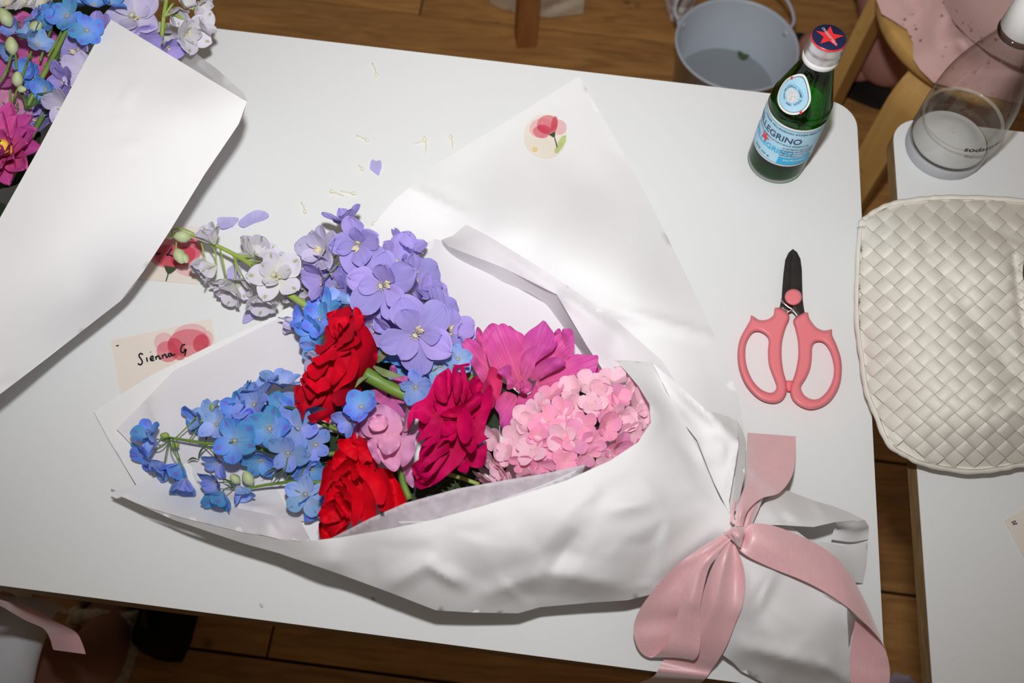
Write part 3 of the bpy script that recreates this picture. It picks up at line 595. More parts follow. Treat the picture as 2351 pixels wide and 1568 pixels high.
# depth offsets (m, along the line of sight) so that neighbouring blooms press against, not through, one another
for t_, l_ in {
    'blue_delphinium': [(378, 1062, 0.0155), (415, 1062, 0.01), (425, 1095, 0.0225), (480, 955, -0.006), (540, 1012, 0.003), (600, 1055, -0.0045)],
    'blue_delphinium.001': [(650, 890, -0.003), (683, 985, -0.0015)],
    'blue_delphinium.002': [(503, 1108, 0.0105), (512, 1128, 0.024), (545, 1115, 0.0105)],
    'blue_delphinium.003': [(700, 735, 0.0045), (722, 800, 0.0075), (735, 735, 0.0015), (742, 712, 0.0015), (770, 702, 0.0015), (808, 700, 0.003)],
    'blue_delphinium.004': [(868, 730, -0.0105), (890, 765, -0.003), (905, 800, 0.004), (925, 870, -0.006), (940, 835, -0.0045), (955, 888, 0.0095), (975, 825, 0.003), (990, 872, -0.003), (1010, 840, 0.0105), (1050, 825, 0.0135), (1115, 1010, 0.003)],
    'blue_delphinium.005': [(105, 205, 0.0081), (200, 70, 0.0122), (250, 8, 0.0101)],
    'hydrangea': [(1126, 1057, -0.003)],
    'lavender_delphinium': [(738, 825, 0.0225), (745, 640, 0.0255), (880, 655, 0.003), (1060, 790, -0.0105)],
    'lavender_delphinium.001': [(60, 265, -0.0281), (95, 275, -0.0484), (110, 230, -0.0162), (150, 245, 0.0041), (180, 120, -0.0061), (195, 165, -0.002), (330, 95, 0.0061)],
    'white_delphinium': [(700, 632, -0.003), (722, 664, -0.009)],
}.items():
    for a_, b_, v_ in l_: DH[(t_, a_, b_)] = v_
def dh(t, u, v): return DH.get((t.name, round(u), round(v)), 0.0)
def floret(parent, u, v, h, rpx, n, opening, mat, npet=5, shape='ovate', eye=('bee', EYE), name='floret', spin=None, inner=0, innermat=None, jit=.12):
    """rpx petal length in px; n facing in image axes; opening 0 flat .. 1 closed bell"""
    h = h + dh(parent, u, v); m = mpp(u, v, h); R = rpx * m; c = P(u, v, h); pw = WP[parent.name]
    o = bpy.data.objects.new(name, eye_mesh(*eye)); link(o, parent)
    B = basis(cvec(*n), FR.uniform(0, 6.28) if spin is None else spin)
    o.matrix_local = Matrix.Translation(c - pw) @ B @ Matrix.Scale(R, 4)
    WP[o.name] = c
    if eye[0] == 'bee' and rpx > 55:
        q = bpy.data.objects.new('stamens', eye_mesh('stamens', EYED)); link(q, o); q.matrix_local = Matrix.Translation((0, -.06, .03)) @ Matrix.Scale(.75, 4)
    for ring in range(1 + (1 if inner else 0)):
        k_ = npet if ring == 0 else inner
        for k in range(k_):
            a = 2 * math.pi * (k + .5 * ring + FR.uniform(-jit, jit)) / k_
            el = opening * 1.35 + FR.uniform(-.12, .12) + ring * .35
            p = bpy.data.objects.new('petal', petal_mesh((shape, FR.randrange(9)), mat if ring == 0 or not innermat else innermat)); link(p, o)
            s = FR.uniform(.84, 1.08) * (1 if ring == 0 else .74)
            p.matrix_local = Matrix.Rotation(a, 4, 'Z') @ Matrix.Translation((0, .03, .012 * (k % 2) + .02 * ring)) @ Matrix.Rotation(el, 4, 'X') @ Matrix.Diagonal((s * FR.uniform(.92, 1.1), s, s, 1))
    return o
def bud(parent, u, v, h, lpx, d, mat=BUD, wpx=None, name='bud'):
    c = P(u, v, h); m = mpp(u, v, h); D = cvec(*d).normalized(); L = lpx * m; W_ = (wpx or lpx * .36) * m
    a = D.orthogonal().normalized(); b = D.cross(a); G = []
    for t, k in ((0, .15), (.1, .55), (.3, .95), (.55, 1), (.8, .7), (.95, .35), (1, .05)):
        G.append([c + D * L * (t - .5) + (a * math.cos(x) + b * math.sin(x)) * W_ * k * (1 + .08 * math.cos(3 * x)) for x in np.linspace(0, 6.283, 9)[:-1]])
    return grid(name, G, mat, parent, closed_u=True)
def leafpx(name, A, B, wpx, mat, parent, bend=.004, n=10):
    """slender leaf from A to B (u,v,h), widest in the middle"""
    a, b = np.array(A, float), np.array(B, float); d = b[:2] - a[:2]; nn = np.array([-d[1], d[0]]) / (np.linalg.norm(d) + 1e-9); G = []
    for i in range(n):
        t = i / (n - 1); c = a + (b - a) * t; hh = c[2] + bend * math.sin(math.pi * t); wv = wpx * math.sin(math.pi * (.06 + .92 * t)) ** .8 * .5
        cv = 6 * math.sin(math.pi * t) * (bend > 0)
        G.append([P(*(c[:2] + nn * wv * s + nn * cv), hh + (.0015 if s == 0 else 0) * -1) for s in (-1, 0, 1)])
    return grid(name, G, mat, parent)
def ptrace(name, outline, base, mat, parent, h0, h1, cup=.0, curl=0., pw=1.3, step=None, dome=None, rim=0., seed=None, ruffle=0.):
    """a traced petal: outline px, base px (tucked at h0), free rim reaches h1; cup lifts the sides, rim rolls the edge down"""
    sm = [tuple(q) for q in cr1(outline, max(18, len(outline) * 4), True)]
    o = np.array(sm); ext = np.ptp(o, 0).max(); step = step or max(2.6, ext / 14)
    V, F, loops = tri(sm, step)
    b = np.array(base, float); far = V - b; dist = np.sqrt((far ** 2).sum(1)); c = V.mean(0) - b
    if np.linalg.norm(c) < 2: c = V[dist.argmax()] - b
    ax = c / (np.linalg.norm(c) + 1e-9); al = far @ ax; la = far @ np.array([-ax[1], ax[0]])
    t = np.clip((al - al.min()) / (np.ptp(al) + 1e-9), 0, 1); s = la / (np.abs(la).max() + 1e-9)
    d = bdist(loops, V[:, 0], V[:, 1]); e = np.clip(1 - d / (ext * .13), 0, 1)
    h = h0 + (h1 - h0) * t ** pw + cup * s * s - curl * np.clip(t - .7, 0, 1) ** 2 / .09 - rim * e ** 2 * (t > .35)
    if dome is not None: h = h + dome(V[:, 0], V[:, 1])
    sd = seed if seed is not None else int(abs(outline[0][0] * 7 + outline[0][1])) % 50
    h = h + vnoise(V[:, 0], V[:, 1], ext * .35, sd) * .0016 + vnoise(V[:, 0], V[:, 1], ext * .16, sd + 9) * .0007
    if ruffle: h = h + ruffle * (e ** 1.2) * np.sin(np.arctan2(s, t + .2) * 9 + sd) * t
    h = np.maximum(h, .008)
    vs = [P(x, y, z) for (x, y), z in zip(V, h)]
    return mk(name, vs, [tuple(int(k) for k in f[::-1]) for f in F], mat, parent, [(float(.5 + .5 * a), float(q)) for a, q in zip(s, t)])

# ------------------------------------------------------------------ roses, traced petal by petal
def rose(name, label, conv, petals, mat, centre, rad, ang, hc, hr, base_h, lift=.014, altmats=None, ruffle=.0012, core=.80):
    """petals listed from the outside in; each lies on a dome and rises towards its rim"""
    cu, cv = conv([centre])[0]
    t = thing(name, P(cu, cv, .012), label, 'rose')
    ca, sa = math.cos(math.radians(ang)), math.sin(math.radians(ang))
    def dome(u, v):
        x = (u - cu) * ca + (v - cv) * sa; y = -(u - cu) * sa + (v - cv) * ca
        q = np.clip(1 - (x / rad[0]) ** 2 - (y / rad[1]) ** 2, 0, 1); return hr * np.sqrt(q)
    n = len(petals)
    allp = np.array([q for p in petals[1:] for q in conv(p[0])]); cc = np.array([cu, cv]); hull = []
    for a in np.linspace(0, 2 * math.pi, 26, endpoint=False):
        d = np.array([math.cos(a), math.sin(a)]); pr = (allp - cc) @ d; of = np.abs((allp - cc) @ np.array([-d[1], d[0]]))
        ok = (pr > 0) & (of < 26); hull.append(tuple(cc + d * max(20, (pr[ok].max() if ok.any() else 30) * core)))
    ptrace('petal_base', hull, (cu, cv), mat, t, hc - base_h - .004, hc - base_h - .004, dome=dome)
    for i, p in enumerate(petals):
        ol = conv(p[0]); b = conv([p[1]])[0] if len(p) > 1 and p[1] else (cu, cv)
        k = i / (n - 1); m_ = altmats[i] if altmats and i in altmats else mat
        ptrace('petal', ol, b, m_, t, hc - base_h + .020 * k, hc - base_h + .020 * k + lift * (1.35 - .3 * k), cup=.006, dome=dome, rim=0, curl=-.002, pw=1.8, ruffle=ruffle)
    return t
K3 = CR(660, 680, 5.227)
r1 = rose('red_rose', 'open red rose lying on its side with a thick cut green stem', K3, [
    ([(920, 350), (1000, 440), (1070, 600), (1088, 720), (1040, 860), (980, 960), (840, 1070), (700, 1010), (760, 700), (830, 480)], (960, 900)),
    ([(560, 1150), (820, 1060), (890, 1130), (860, 1200), (700, 1280), (600, 1320), (540, 1240)], (880, 1050)),
    ([(240, 1440), (330, 1400), (520, 1320), (560, 1160), (582, 1300), (570, 1400), (520, 1450), (492, 1528), (430, 1490), (310, 1520), (265, 1500)], (580, 1150)),
    ([(78, 1290), (170, 1270), (400, 1190), (470, 1160), (420, 1280), (300, 1330), (220, 1360), (182, 1482), (140, 1380)], (480, 1150)),
    ([(80, 1090), (170, 1075), (240, 1150), (250, 1230), (160, 1270), (100, 1260)], (330, 1120)),
    ([(150, 990), (260, 990), (340, 1080), (350, 1160), (290, 1240), (240, 1230), (200, 1130)], (380, 980)),
    ([(470, 210), (560, 170), (770, 118), (790, 180), (740, 250), (600, 262), (500, 275)], (740, 290)),
    ([(790, 110), (870, 70), (890, 28), (960, 70), (975, 130), (960, 210), (910, 262), (860, 200)], (840, 260)),
    ([(190, 930), (300, 860), (310, 960), (230, 1000), (180, 985)], (350, 930)),
    ([(230, 860), (310, 790), (400, 830), (500, 770), (460, 890), (350, 1000), (260, 960)], (500, 820)),
    ([(200, 1000), (330, 990), (520, 965), (545, 1060), (480, 1125), (400, 1150), (362, 1168), (310, 1130)], (560, 960)),
    ([(760, 600), (820, 660), (860, 750), (840, 900), (780, 1010), (650, 1090), (560, 1160), (530, 1060), (640, 960), (720, 850), (770, 740)], (620, 880)),
    ([(590, 690), (710, 850), (670, 950), (540, 1070), (515, 960), (560, 830)], (620, 760)),
    ([(338, 580), (420, 590), (480, 480), (490, 380), (560, 330), (600, 440), (560, 560), (430, 660), (350, 700)], (600, 500)),
    ([(290, 750), (430, 690), (560, 580), (592, 640), (575, 760), (500, 770), (380, 830), (330, 800)], (600, 610)),
    ([(800, 138), (860, 150), (902, 230), (912, 310), (860, 402), (808, 412), (795, 280)], (760, 400)),
    ([(490, 272), (640, 250), (742, 240), (722, 330), (640, 420), (580, 500), (535, 480), (500, 380)], (660, 440)),
    ([(600, 660), (720, 600), (830, 500), (830, 420), (880, 430), (897, 490), (860, 560), (800, 600), (700, 640)], (720, 540)),
    ([(560, 580), (650, 520), (740, 400), (770, 288), (802, 350), (782, 500), (700, 560), (600, 582)], (660, 450)),
    ([(555, 325), (600, 430), (605, 500), (570, 490), (552, 400)], (620, 480)),
    ([(615, 318), (665, 370), (640, 430), (606, 380)], (640, 420)),
], RED, (600, 780), (75, 150), 28, .052, .040, .008, .016, core=.74)
ptube('stem', K3([(930, 930, .066), (1080, 1010, .064), (1250, 1105, .060), (1440, 1195, .056)]), [17, 17, 15, 14], GREEN, r1, 16, 12)
lathe_r = None
leafpx('sepal', K3([(1080, 800, .062)])[0], K3([(1172, 520, .075)])[0], 17, SEPAL, r1, .006); leafpx('sepal', K3([(1030, 840, .068)])[0], K3([(1375, 960, .072)])[0], 17, SEPAL, r1, .006); leafpx('sepal', K3([(985, 960, .070)])[0], K3([(810, 1100, .070)])[0], 10, SEPAL, r1, .004)
K4 = CR(700, 980, 5.808)
rose('red_rose', 'scarlet red rose with loose petals beside the tissue edge', K4, [
    ([(960, 560), (1060, 553), (1150, 580), (1200, 680), (1262, 760), (1312, 880), (1352, 980), (1320, 1100), (1000, 1120), (960, 800)], (900, 900)),
    ([(700, 128), (780, 150), (850, 200), (932, 230), (946, 350), (972, 540), (890, 570), (840, 450), (760, 300)], (800, 520)),
    ([(590, 150), (640, 110), (665, 68), (692, 150), (660, 190)], (640, 260)),
    ([(188, 1280), (240, 1290), (230, 1420), (216, 1503), (186, 1400)], (350, 1300)),
    ([(240, 1290), (340, 1280), (480, 1230), (560, 1330), (480, 1480), (300, 1500), (214, 1503), (218, 1380)], (520, 1240)),
    ([(248, 540), (350, 548), (365, 620), (335, 690), (335, 780), (255, 900), (180, 902), (218, 730)], (420, 760)),
    ([(288, 466), (370, 440), (420, 480), (380, 560), (320, 560)], (430, 560)),
    ([(438, 170), (520, 163), (622, 160), (702, 250), (712, 350), (690, 450), (620, 420), (540, 370), (455, 290)], (600, 480)),
    ([(620, 190), (700, 178), (800, 270), (892, 360), (890, 468), (820, 452), (772, 514), (720, 430), (690, 260)], (700, 500)),
    ([(408, 320), (480, 318), (552, 380), (525, 450), (470, 570), (380, 590), (365, 480)], (520, 540)),
    ([(175, 1160), (250, 1050), (370, 1008), (452, 1110), (468, 1240), (330, 1284), (240, 1284), (198, 1220)], (500, 1180)),
    ([(470, 1230), (555, 1240), (600, 1275), (530, 1330), (420, 1400), (350, 1440), (460, 1340)], (560, 1180)),
    ([(655, 512), (770, 498), (960, 610), (1062, 730), (1088, 850), (1072, 980), (1042, 1034), (960, 1025), (915, 900), (850, 780), (720, 630)], (820, 900)),
    ([(780, 728), (860, 800), (922, 920), (955, 1092), (930, 1200), (760, 1280), (735, 1000), (765, 860)], (720, 1050)),
    ([(480, 680), (570, 688), (680, 790), (777, 890), (783, 1050), (740, 1215), (640, 1330), (620, 1050), (590, 850)], (610, 1050)),
    ([(260, 885), (330, 870), (385, 760), (465, 720), (560, 800), (480, 900), (290, 1000)], (480, 880)),
    ([(478, 495), (530, 450), (602, 430), (602, 530), (542, 620), (480, 660), (425, 725), (325, 692), (380, 600)], (520, 640)),
    ([(602, 440), (660, 480), (722, 622), (690, 690), (640, 712), (615, 600)], (580, 640)),
    ([(388, 788), (500, 786), (602, 880), (625, 1025), (560, 970), (470, 860)], (520, 1000)),
    ([(378, 908), (480, 926), (572, 1050), (602, 1130), (562, 1225), (495, 1110), (425, 1005)], (540, 1100)),
    ([(382, 975), (452, 1020), (522, 1132), (500, 1214), (445, 1110)], (540, 1140)),
], RED2, (600, 850), (150, 95), 70, .048, .038, .006, .016)
K5 = CR(920, 820, 5.058)
r3 = rose('crimson_rose', 'large crimson rose with ruffled petals in the middle of the bouquet', K5, [
    ([(940, 370), (1000, 230), (1045, 108), (1172, 200), (1162, 420), (1060, 602), (1000, 560)], (950, 620)),
    ([(800, 290), (870, 220), (945, 300), (940, 380), (850, 440)], (850, 520)),
    ([(160, 1480), (170, 1400), (128, 1260), (270, 1180), (430, 1300), (420, 1420), (340, 1492), (250, 1534), (200, 1522)], (420, 1200)),
    ([(298, 1514), (400, 1420), (560, 1080), (640, 980), (742, 1030), (762, 1120), (680, 1240), (560, 1352), (420, 1462)], (600, 1000)),
    ([(660, 1302), (740, 1190), (780, 1230), (792, 1300), (752, 1344)], (700, 1120)),
    ([(840, 1120), (990, 998), (992, 1160), (952, 1272), (862, 1284), (780, 1252), (765, 1160)], (760, 1080)),
    ([(78, 835), (88, 680), (160, 540), (290, 470), (360, 330), (420, 218), (415, 400), (390, 560), (200, 680), (120, 760)], (420, 620)),
    ([(870, 690), (1042, 590), (1005, 720), (962, 872), (1000, 940), (880, 1010), (845, 800)], (760, 800)),
    ([(840, 670), (930, 580), (950, 430), (1042, 318), (1062, 420), (1052, 572), (1000, 622), (880, 692)], (800, 680)),
    ([(780, 650), (740, 560), (800, 470), (932, 388), (937, 470), (922, 540), (840, 612)], (720, 640)),
    ([(600, 85), (680, 88), (792, 68), (792, 102), (720, 112), (660, 124)], (650, 180)),
    ([(384, 300), (420, 228), (480, 168), (535, 158), (540, 330), (540, 520), (440, 510), (398, 430)], (520, 580)),
    ([(528, 148), (570, 138), (604, 240), (584, 380), (540, 476), (522, 330)], (560, 540)),
    ([(690, 108), (742, 130), (778, 300), (772, 420), (720, 545), (690, 420), (712, 300)], (680, 560)),
    ([(600, 138), (640, 118), (702, 230), (724, 310), (692, 440), (642, 535), (605, 350)], (620, 580)),
    ([(370, 500), (470, 560), (560, 590), (740, 550), (690, 700), (500, 720), (430, 640)], (580, 700)),
    ([(150, 700), (165, 590), (300, 568), (432, 558), (434, 640), (335, 745), (280, 772), (200, 720)], (460, 680)),
    ([(490, 750), (640, 750), (645, 840), (550, 910), (478, 895)], (570, 800)),
    ([(432, 618), (424, 800), (392, 892), (280, 945), (188, 985), (208, 920), (325, 760)], (470, 760)),
    ([(440, 668), (498, 700), (474, 900), (392, 1004), (248, 1034), (280, 982), (400, 882), (428, 780)], (500, 800)),
    ([(168, 1345), (320, 1332), (420, 1200), (562, 1088), (522, 1180), (412, 1324), (330, 1382), (220, 1388)], (520, 1080)),
    ([(420, 988), (530, 948), (562, 1080), (430, 1172), (400, 1202), (178, 1334), (250, 1230), (380, 1080)], (540, 940)),
    ([(740, 1000), (850, 918), (884, 980), (872, 1062), (810, 1114), (755, 1050)], (720, 920)),
    ([(418, 982), (540, 900), (642, 820), (650, 900), (602, 974), (550, 962), (480, 974)], (600, 860)),
    ([(780, 606), (822, 700), (834, 850), (802, 962), (740, 1006), (678, 935), (648, 760), (690, 645)], (640, 800)),
    ([(458, 662), (560, 600), (735, 548), (714, 622), (662, 694), (540, 696)], (600, 760)),
], CRIM, (580, 780), (105, 150), 10, .052, .044, .008, .015, altmats={0: LIS}, core=.74)
r3.children[0].data.materials[0] = PM('rosy_outer_petal', (.66, .04, .16), (.74, .05, .18), (.60, .02, .10), .3)
ptube('stem', [(1128, 1018, .040), (1100, 1000, .041), (1060, 985, .046)], 10, PALEGREEN, r3, 8)
KL = CR(600, 660, 2.613)
lis = rose('mauve_rose', 'pale mauve pink rose with soft crumpled petals between the red roses', KL, [
    ([(850, 860), (870, 720), (905, 655), (932, 690), (905, 830)], (870, 860)),
    ([(840, 1060), (890, 1035), (916, 1150), (910, 1202), (868, 1160)], (850, 1040)),
    ([(520, 850), (600, 788), (660, 880), (600, 905), (535, 900)], (680, 900)),
    ([(590, 790), (640, 738), (720, 698), (800, 740), (842, 800), (832, 875), (700, 905), (615, 880)], (740, 880)),
    ([(640, 920), (705, 905), (725, 980), (705, 1060), (650, 985)], (740, 940)),
    ([(735, 955), (832, 915), (836, 1050), (800, 1105), (740, 1065), (690, 980)], (780, 920)),
    ([(838, 900), (920, 878), (962, 798), (966, 832), (925, 900), (922, 980), (890, 1045), (842, 1075), (828, 990)], (800, 930)),
    ([(698, 900), (790, 865), (836, 890), (822, 965), (750, 1005), (708, 962)], (770, 880)),
    ([(640, 800), (700, 760), (760, 790), (740, 850), (670, 860)], (720, 850)),
], LIS, (760, 920), (70, 100), 0, .034, .036, .006, .014, ruffle=.005, core=.62)
ptube('stem', KL([(835, 1080, .05), (850, 1170, .045), (890, 1270, .04)]), [9, 8, 8], GREEN, lis, 10)
stock = thing('stock_flower', P(930, 880, .012), 'pink stock flower peeping out between blue florets and roses', 'flower')
for pl, b in [([(690, 680), (760, 660), (840, 720), (862, 792), (800, 745), (720, 702)], (700, 690)), ([(770, 560), (850, 530), (912, 545), (900, 600), (820, 590)], (780, 580)), ([(640, 620), (740, 610), (750, 660), (690, 680), (640, 660)], (700, 650)), ([(880, 480), (930, 465), (945, 510), (910, 535)], (900, 540)), ([(770, 480), (800, 465), (815, 510), (780, 530)], (790, 540)), ([(970, 560), (1000, 570), (1005, 620), (965, 610)], (960, 600)), ([(440, 790), (500, 760), (510, 850), (460, 850)], (500, 860)), ([(780, 640), (880, 650), (890, 690), (800, 690)], (800, 660)), ([(480, 680), (600, 640), (640, 700), (560, 760), (500, 740)], (560, 720))]:
    ptrace('petal', KL(pl), KL([b])[0], STOCK, stock, .044, .056, cup=.004)

# dahlia
K6 = CR(1050, 720, 5.6)
dah = thing('dahlia', P(1200, 890, .012), 'magenta dahlia with broad veined petals behind the pink hydrangea', 'dahlia')
DP = [([(240, 330), (250, 178), (300, 200), (340, 300), (330, 420)], (500, 700), .040, .052), ([(300, 340), (400, 150), (490, 128), (540, 200), (470, 420), (400, 620)], (700, 850), .042, .060), ([(1340, 230), (1400, 193), (1475, 210), (1506, 330), (1495, 500), (1430, 640), (1330, 560)], (900, 850), .042, .062), ([(1228, 280), (1300, 188), (1340, 250), (1330, 420), (1240, 420)], (900, 850), .042, .060),
      ([(655, 165), (760, 220), (864, 290), (860, 480), (700, 480)], (800, 800), .044, .060), ([(1735, 840), (1800, 688), (1885, 820), (1840, 900)], (1200, 950), .046, .056),
      ([(58, 420), (80, 350), (160, 318), (290, 400), (370, 560), (410, 760), (310, 720), (120, 600), (66, 540)], (560, 900), .044, .068), ([(72, 572), (180, 518), (250, 570), (335, 700), (400, 770), (370, 920), (300, 860), (200, 690)], (560, 920), .048, .070),
      ([(378, 470), (430, 290), (570, 123), (720, 218), (834, 340), (826, 600), (826, 780), (770, 860), (600, 760), (480, 760), (410, 650)], (800, 900), .050, .080), ([(826, 360), (900, 240), (1030, 148), (1110, 88), (1185, 170), (1244, 290), (1160, 500), (1010, 710), (850, 830), (815, 560)], (830, 900), .050, .080),
      ([(1195, 370), (1270, 278), (1332, 258), (1366, 380), (1455, 548), (1300, 640), (1080, 740), (1040, 600)], (880, 880), .054, .078), ([(1040, 880), (1200, 750), (1380, 578), (1500, 522), (1720, 535), (1806, 538), (1806, 640), (1745, 826), (1600, 880), (1400, 960), (1230, 1000), (1080, 980)], (960, 930), .056, .082),
      ([(478, 1180), (600, 1008), (720, 1030), (770, 1090), (730, 1300), (685, 1466), (610, 1490), (546, 1430), (536, 1300)], (800, 960), .056, .060), ([(765, 1130), (810, 1010), (900, 1040), (940, 1180), (1000, 1230), (920, 1310), (830, 1328), (778, 1230)], (830, 950), .058, .064),
      ([(816, 560), (920, 450), (1060, 398), (1200, 383), (1288, 348), (1244, 462), (1100, 565), (1005, 645), (992, 740), (880, 860), (822, 800)], (850, 890), .062, .090), ([(1000, 700), (1100, 600), (1280, 556), (1394, 630), (1352, 684), (1200, 765), (1060, 840), (940, 850)], (900, 880), .064, .092),
      ([(505, 750), (570, 700), (640, 658), (692, 678), (697, 800), (770, 850), (760, 930), (640, 976), (632, 850)], (800, 930), .066, .084), ([(898, 1060), (960, 1000), (1040, 828), (1054, 920), (1112, 1080), (1244, 958), (1214, 1060), (1104, 1156), (990, 1220), (918, 1172)], (960, 900), .066, .082), ([(750, 975), (776, 870), (820, 788), (905, 860), (965, 920), (944, 1005), (870, 1026), (800, 1006)], (840, 900), .072, .086), ([(800, 960), (825, 860), (850, 880), (858, 980), (830, 1000)], (835, 960), .084, .090)]
for i, (ol, b, h0, h1) in enumerate(DP):
    ptrace('petal', K6(ol), K6([b])[0], MAG, dah, h0, h1, cup=-.004 if i > 11 else .006, curl=.006, rim=.002)

# hydrangea head
hyd = thing('hydrangea', P(1330, 990, .012), 'pale pink hydrangea head of many four petalled florets', 'hydrangea')
HP = [(1108, 1108), (1128, 1050), (1134, 1000), (1192, 990), (1245, 915), (1275, 888), (1335, 872), (1400, 872), (1460, 900), (1496, 950), (1496, 1000), (1400, 1085), (1200, 1135)]
hp = []; tries = 0; hr_ = random.Random(4)
while len(hp) < 62 and tries < 9000:
    tries += 1; u, v = hr_.uniform(1085, 1520), hr_.uniform(850, 1140)
    x, y = u - 1320, v - 985; a = math.radians(-24); X = (x * math.cos(a) + y * math.sin(a)) / 222; Y = (-x * math.sin(a) + y * math.cos(a)) / 122
    if bool(inside(HP, [u], [v])[0]) and all((u - p[0]) ** 2 + (v - p[1]) ** 2 > 32 ** 2 for p in hp): hp.append((u, v, X, Y))
ca, sa = math.cos(math.radians(-24)), math.sin(math.radians(-24))
for (u, v, X, Y) in hp:
    q = max(0, 1 - X * X - Y * Y); h = .050 + .046 * math.sqrt(q)
    nx, ny = X * ca - Y * sa * 1.0, X * sa + Y * ca
    pale = hr_.random() < .28 or u < 1190
    floret(hyd, u, v, h + hr_.uniform(-.004, .004), hr_.uniform(33, 44), (nx * .95 + hr_.uniform(-.5, .5), -ny * .95 + hr_.uniform(-.5, .5), .45 + math.sqrt(q)), hr_.uniform(.05, .48), HYDP if pale else HYD, 4, 'round', ('dot', BUD), inner=4 if hr_.random() < .25 else 0)
ptube('stem', [(1200, 1040, .040), (1400, 1060, .046), (1560, 1140, .060), (1660, 1200, .066)], 9, GREEN, hyd)

# ------------------------------------------------------------------ delphiniums
def stemmed(t, path, rpx, fl, mat=GREEN, pedi=1.6, pmat=None):
    """main stem along path; each floret tied to it by a pedicel"""
    ptube('stem', path, rpx, mat, t, 30, 8)
    pp = cr1(path, 60)
    for (u, v, h) in fl:
        h = h + dh(t, u, v)
        k = ((pp[:, 0] - u) ** 2 + (pp[:, 1] - v) ** 2); i = min(59, int(k.argmin()) + 7); a = pp[i]
        if (a[0] - u) ** 2 + (a[1] - v) ** 2 < 15 ** 2: continue
        if h > .060 and t.name == 'blue_delphinium.004' and v > 900:      # rises out of the gap between the roses
            ptube('pedicel', [(u - 34, v + 44, .036), (u - 16, v + 18, h - .020), (u, v, h - .003)], pedi, pmat or mat, t, 9, 5); continue
        m = ((a[0] + u) / 2 + FR.uniform(-8, 8), (a[1] + v) / 2 + FR.uniform(-8, 8), max(a[2], h) + .002)
        ptube('pedicel', [tuple(a), m, (u, v, h - .003)], pedi, pmat or mat, t, 9, 5)
lav = thing('lavender_delphinium', P(900, 690, .012), 'lavender delphinium spike with large open florets at the back of the bouquet', 'delphinium')
LF = [(795, 520, .046, 58, (-.1, .95, .35), .62, LAV), (745, 640, .036, 60, (-.7, -.2, .5), .45, LAV), (905, 605, .052, 70, (.5, .5, .6), .38, LAV), (925, 580, .042, 58, (.6, .7, .4), .5, LAV), (950, 645, .052, 72, (.6, .5, .5), .38, LAV), (972, 690, .050, 70, (.65, .5, .5), .4, LAV), (1005, 725, .050, 66, (.6, .6, .5), .42, LAV), (1030, 765, .056, 64, (.5, .3, .7), .32, LAV), (1060, 790, .052, 58, (.6, .5, .5), .5, LAV), (1045, 835, .046, 50, (.5, -.4, .6), .4, LAV), (940, 620, .040, 60, (.7, .4, .4), .45, LAV), (860, 745, .050, 60, (-.3, -.6, .7), .35, LAV), (905, 720, .056, 60, (0, -.3, .9), .3, LAV), (690, 735, .024, 48, (-.9, -.35, .2), .85, LAVP), (738, 825, .018, 44, (-.8, -.4, .5), .5, LAVP), (775, 660, .040, 62, (-.3, -.1, .8), .3, LAV),
      (744, 578, .060, 70, (-.55, .15, .85), .32, LAVP), (760, 605, .052, 58, (-.5, -.6, .6), .5, LAVP), (822, 560, .074, 72, (-.05, -.25, 1), .26, LAV), (880, 655, .084, 88, (-.05, -.12, 1), .14, LAV), (957, 765, .088, 92, (0, -.12, 1), .14, LAV)]
for i, (u, v, h, r, n, op, m) in enumerate(LF):
    big = i >= 15
    floret(lav, u, v, h, r, n, op, m, 5, 'ovate' if big else 'pointed' if op > .55 else 'ovate', ('bee', EYE), inner=3 if big or op > .5 else 0)
stemmed(lav, [(1110, 900, .035), (1020, 800, .040), (930, 690, .042), (840, 590, .036), (800, 535, .034)], [8, 7, 6, 5, 4], [(f[0], f[1], f[2]) for f in LF if f[5] > .3])
wd = thing('white_delphinium', P(600, 640, .008), 'pale lilac white delphinium spray with bell florets and green buds', 'delphinium')
WF = [(493, 562, .040, 46, (-.35, .85, .4), .92), (497, 610, .038, 48, (-.75, -.45, .3), .92), (470, 590, .034, 44, (-.35, -.9, .3), .95), (585, 592, .030, 52, (.15, .6, -.7), .30), (583, 590, .034, 40, (.2, .5, -.6), .5), (633, 636, .052, 60, (.05, .25, 1), .28), (540, 655, .030, 48, (-.35, -.85, .3), .72), (603, 672, .034, 54, (0, -.9, .35), .72), (700, 632, .036, 50, (.3, -.9, .3), .75), (668, 640, .030, 36, (.2, .8, .4), .7), (520, 640, .026, 40, (-.3, -.8, .4), .8), (560, 640, .028, 44, (-.1, -.7, .5), .7), (672, 655, .034, 44, (.3, -.8, .4), .75), (610, 600, .026, 40, (.3, .6, .3), .6), (722, 664, .030, 42, (.4, -.7, .4), .7)]
for i, (u, v, h, r, n, op) in enumerate(WF):
    floret(wd, u, v, h, r * 1.12, n, op * .85, WHT, 5, 'ovate', ('bee', EYE), inner=3 if i in (5, 0, 1) else 0)
stemmed(wd, [(760, 735, .045), (700, 700, .044), (640, 658, .040), (580, 610, .036), (530, 580, .034), (480, 556, .034), (440, 540, .034), (400, 536, .030)], [8, 8, 7, 6, 5, 4, 3, 2], [(f[0], f[1], f[2]) for f in WF], PALEGREEN, 2.0)
for (u, v, l, d) in ((418, 543, 40, (-1, .05, .2)), (412, 588, 40, (.5, -.9, .2)), (390, 542, 20, (-1, -.2, .2)), (424, 593, 26, (.5, -.9, .2))): bud(wd, u, v, .034, l, d)
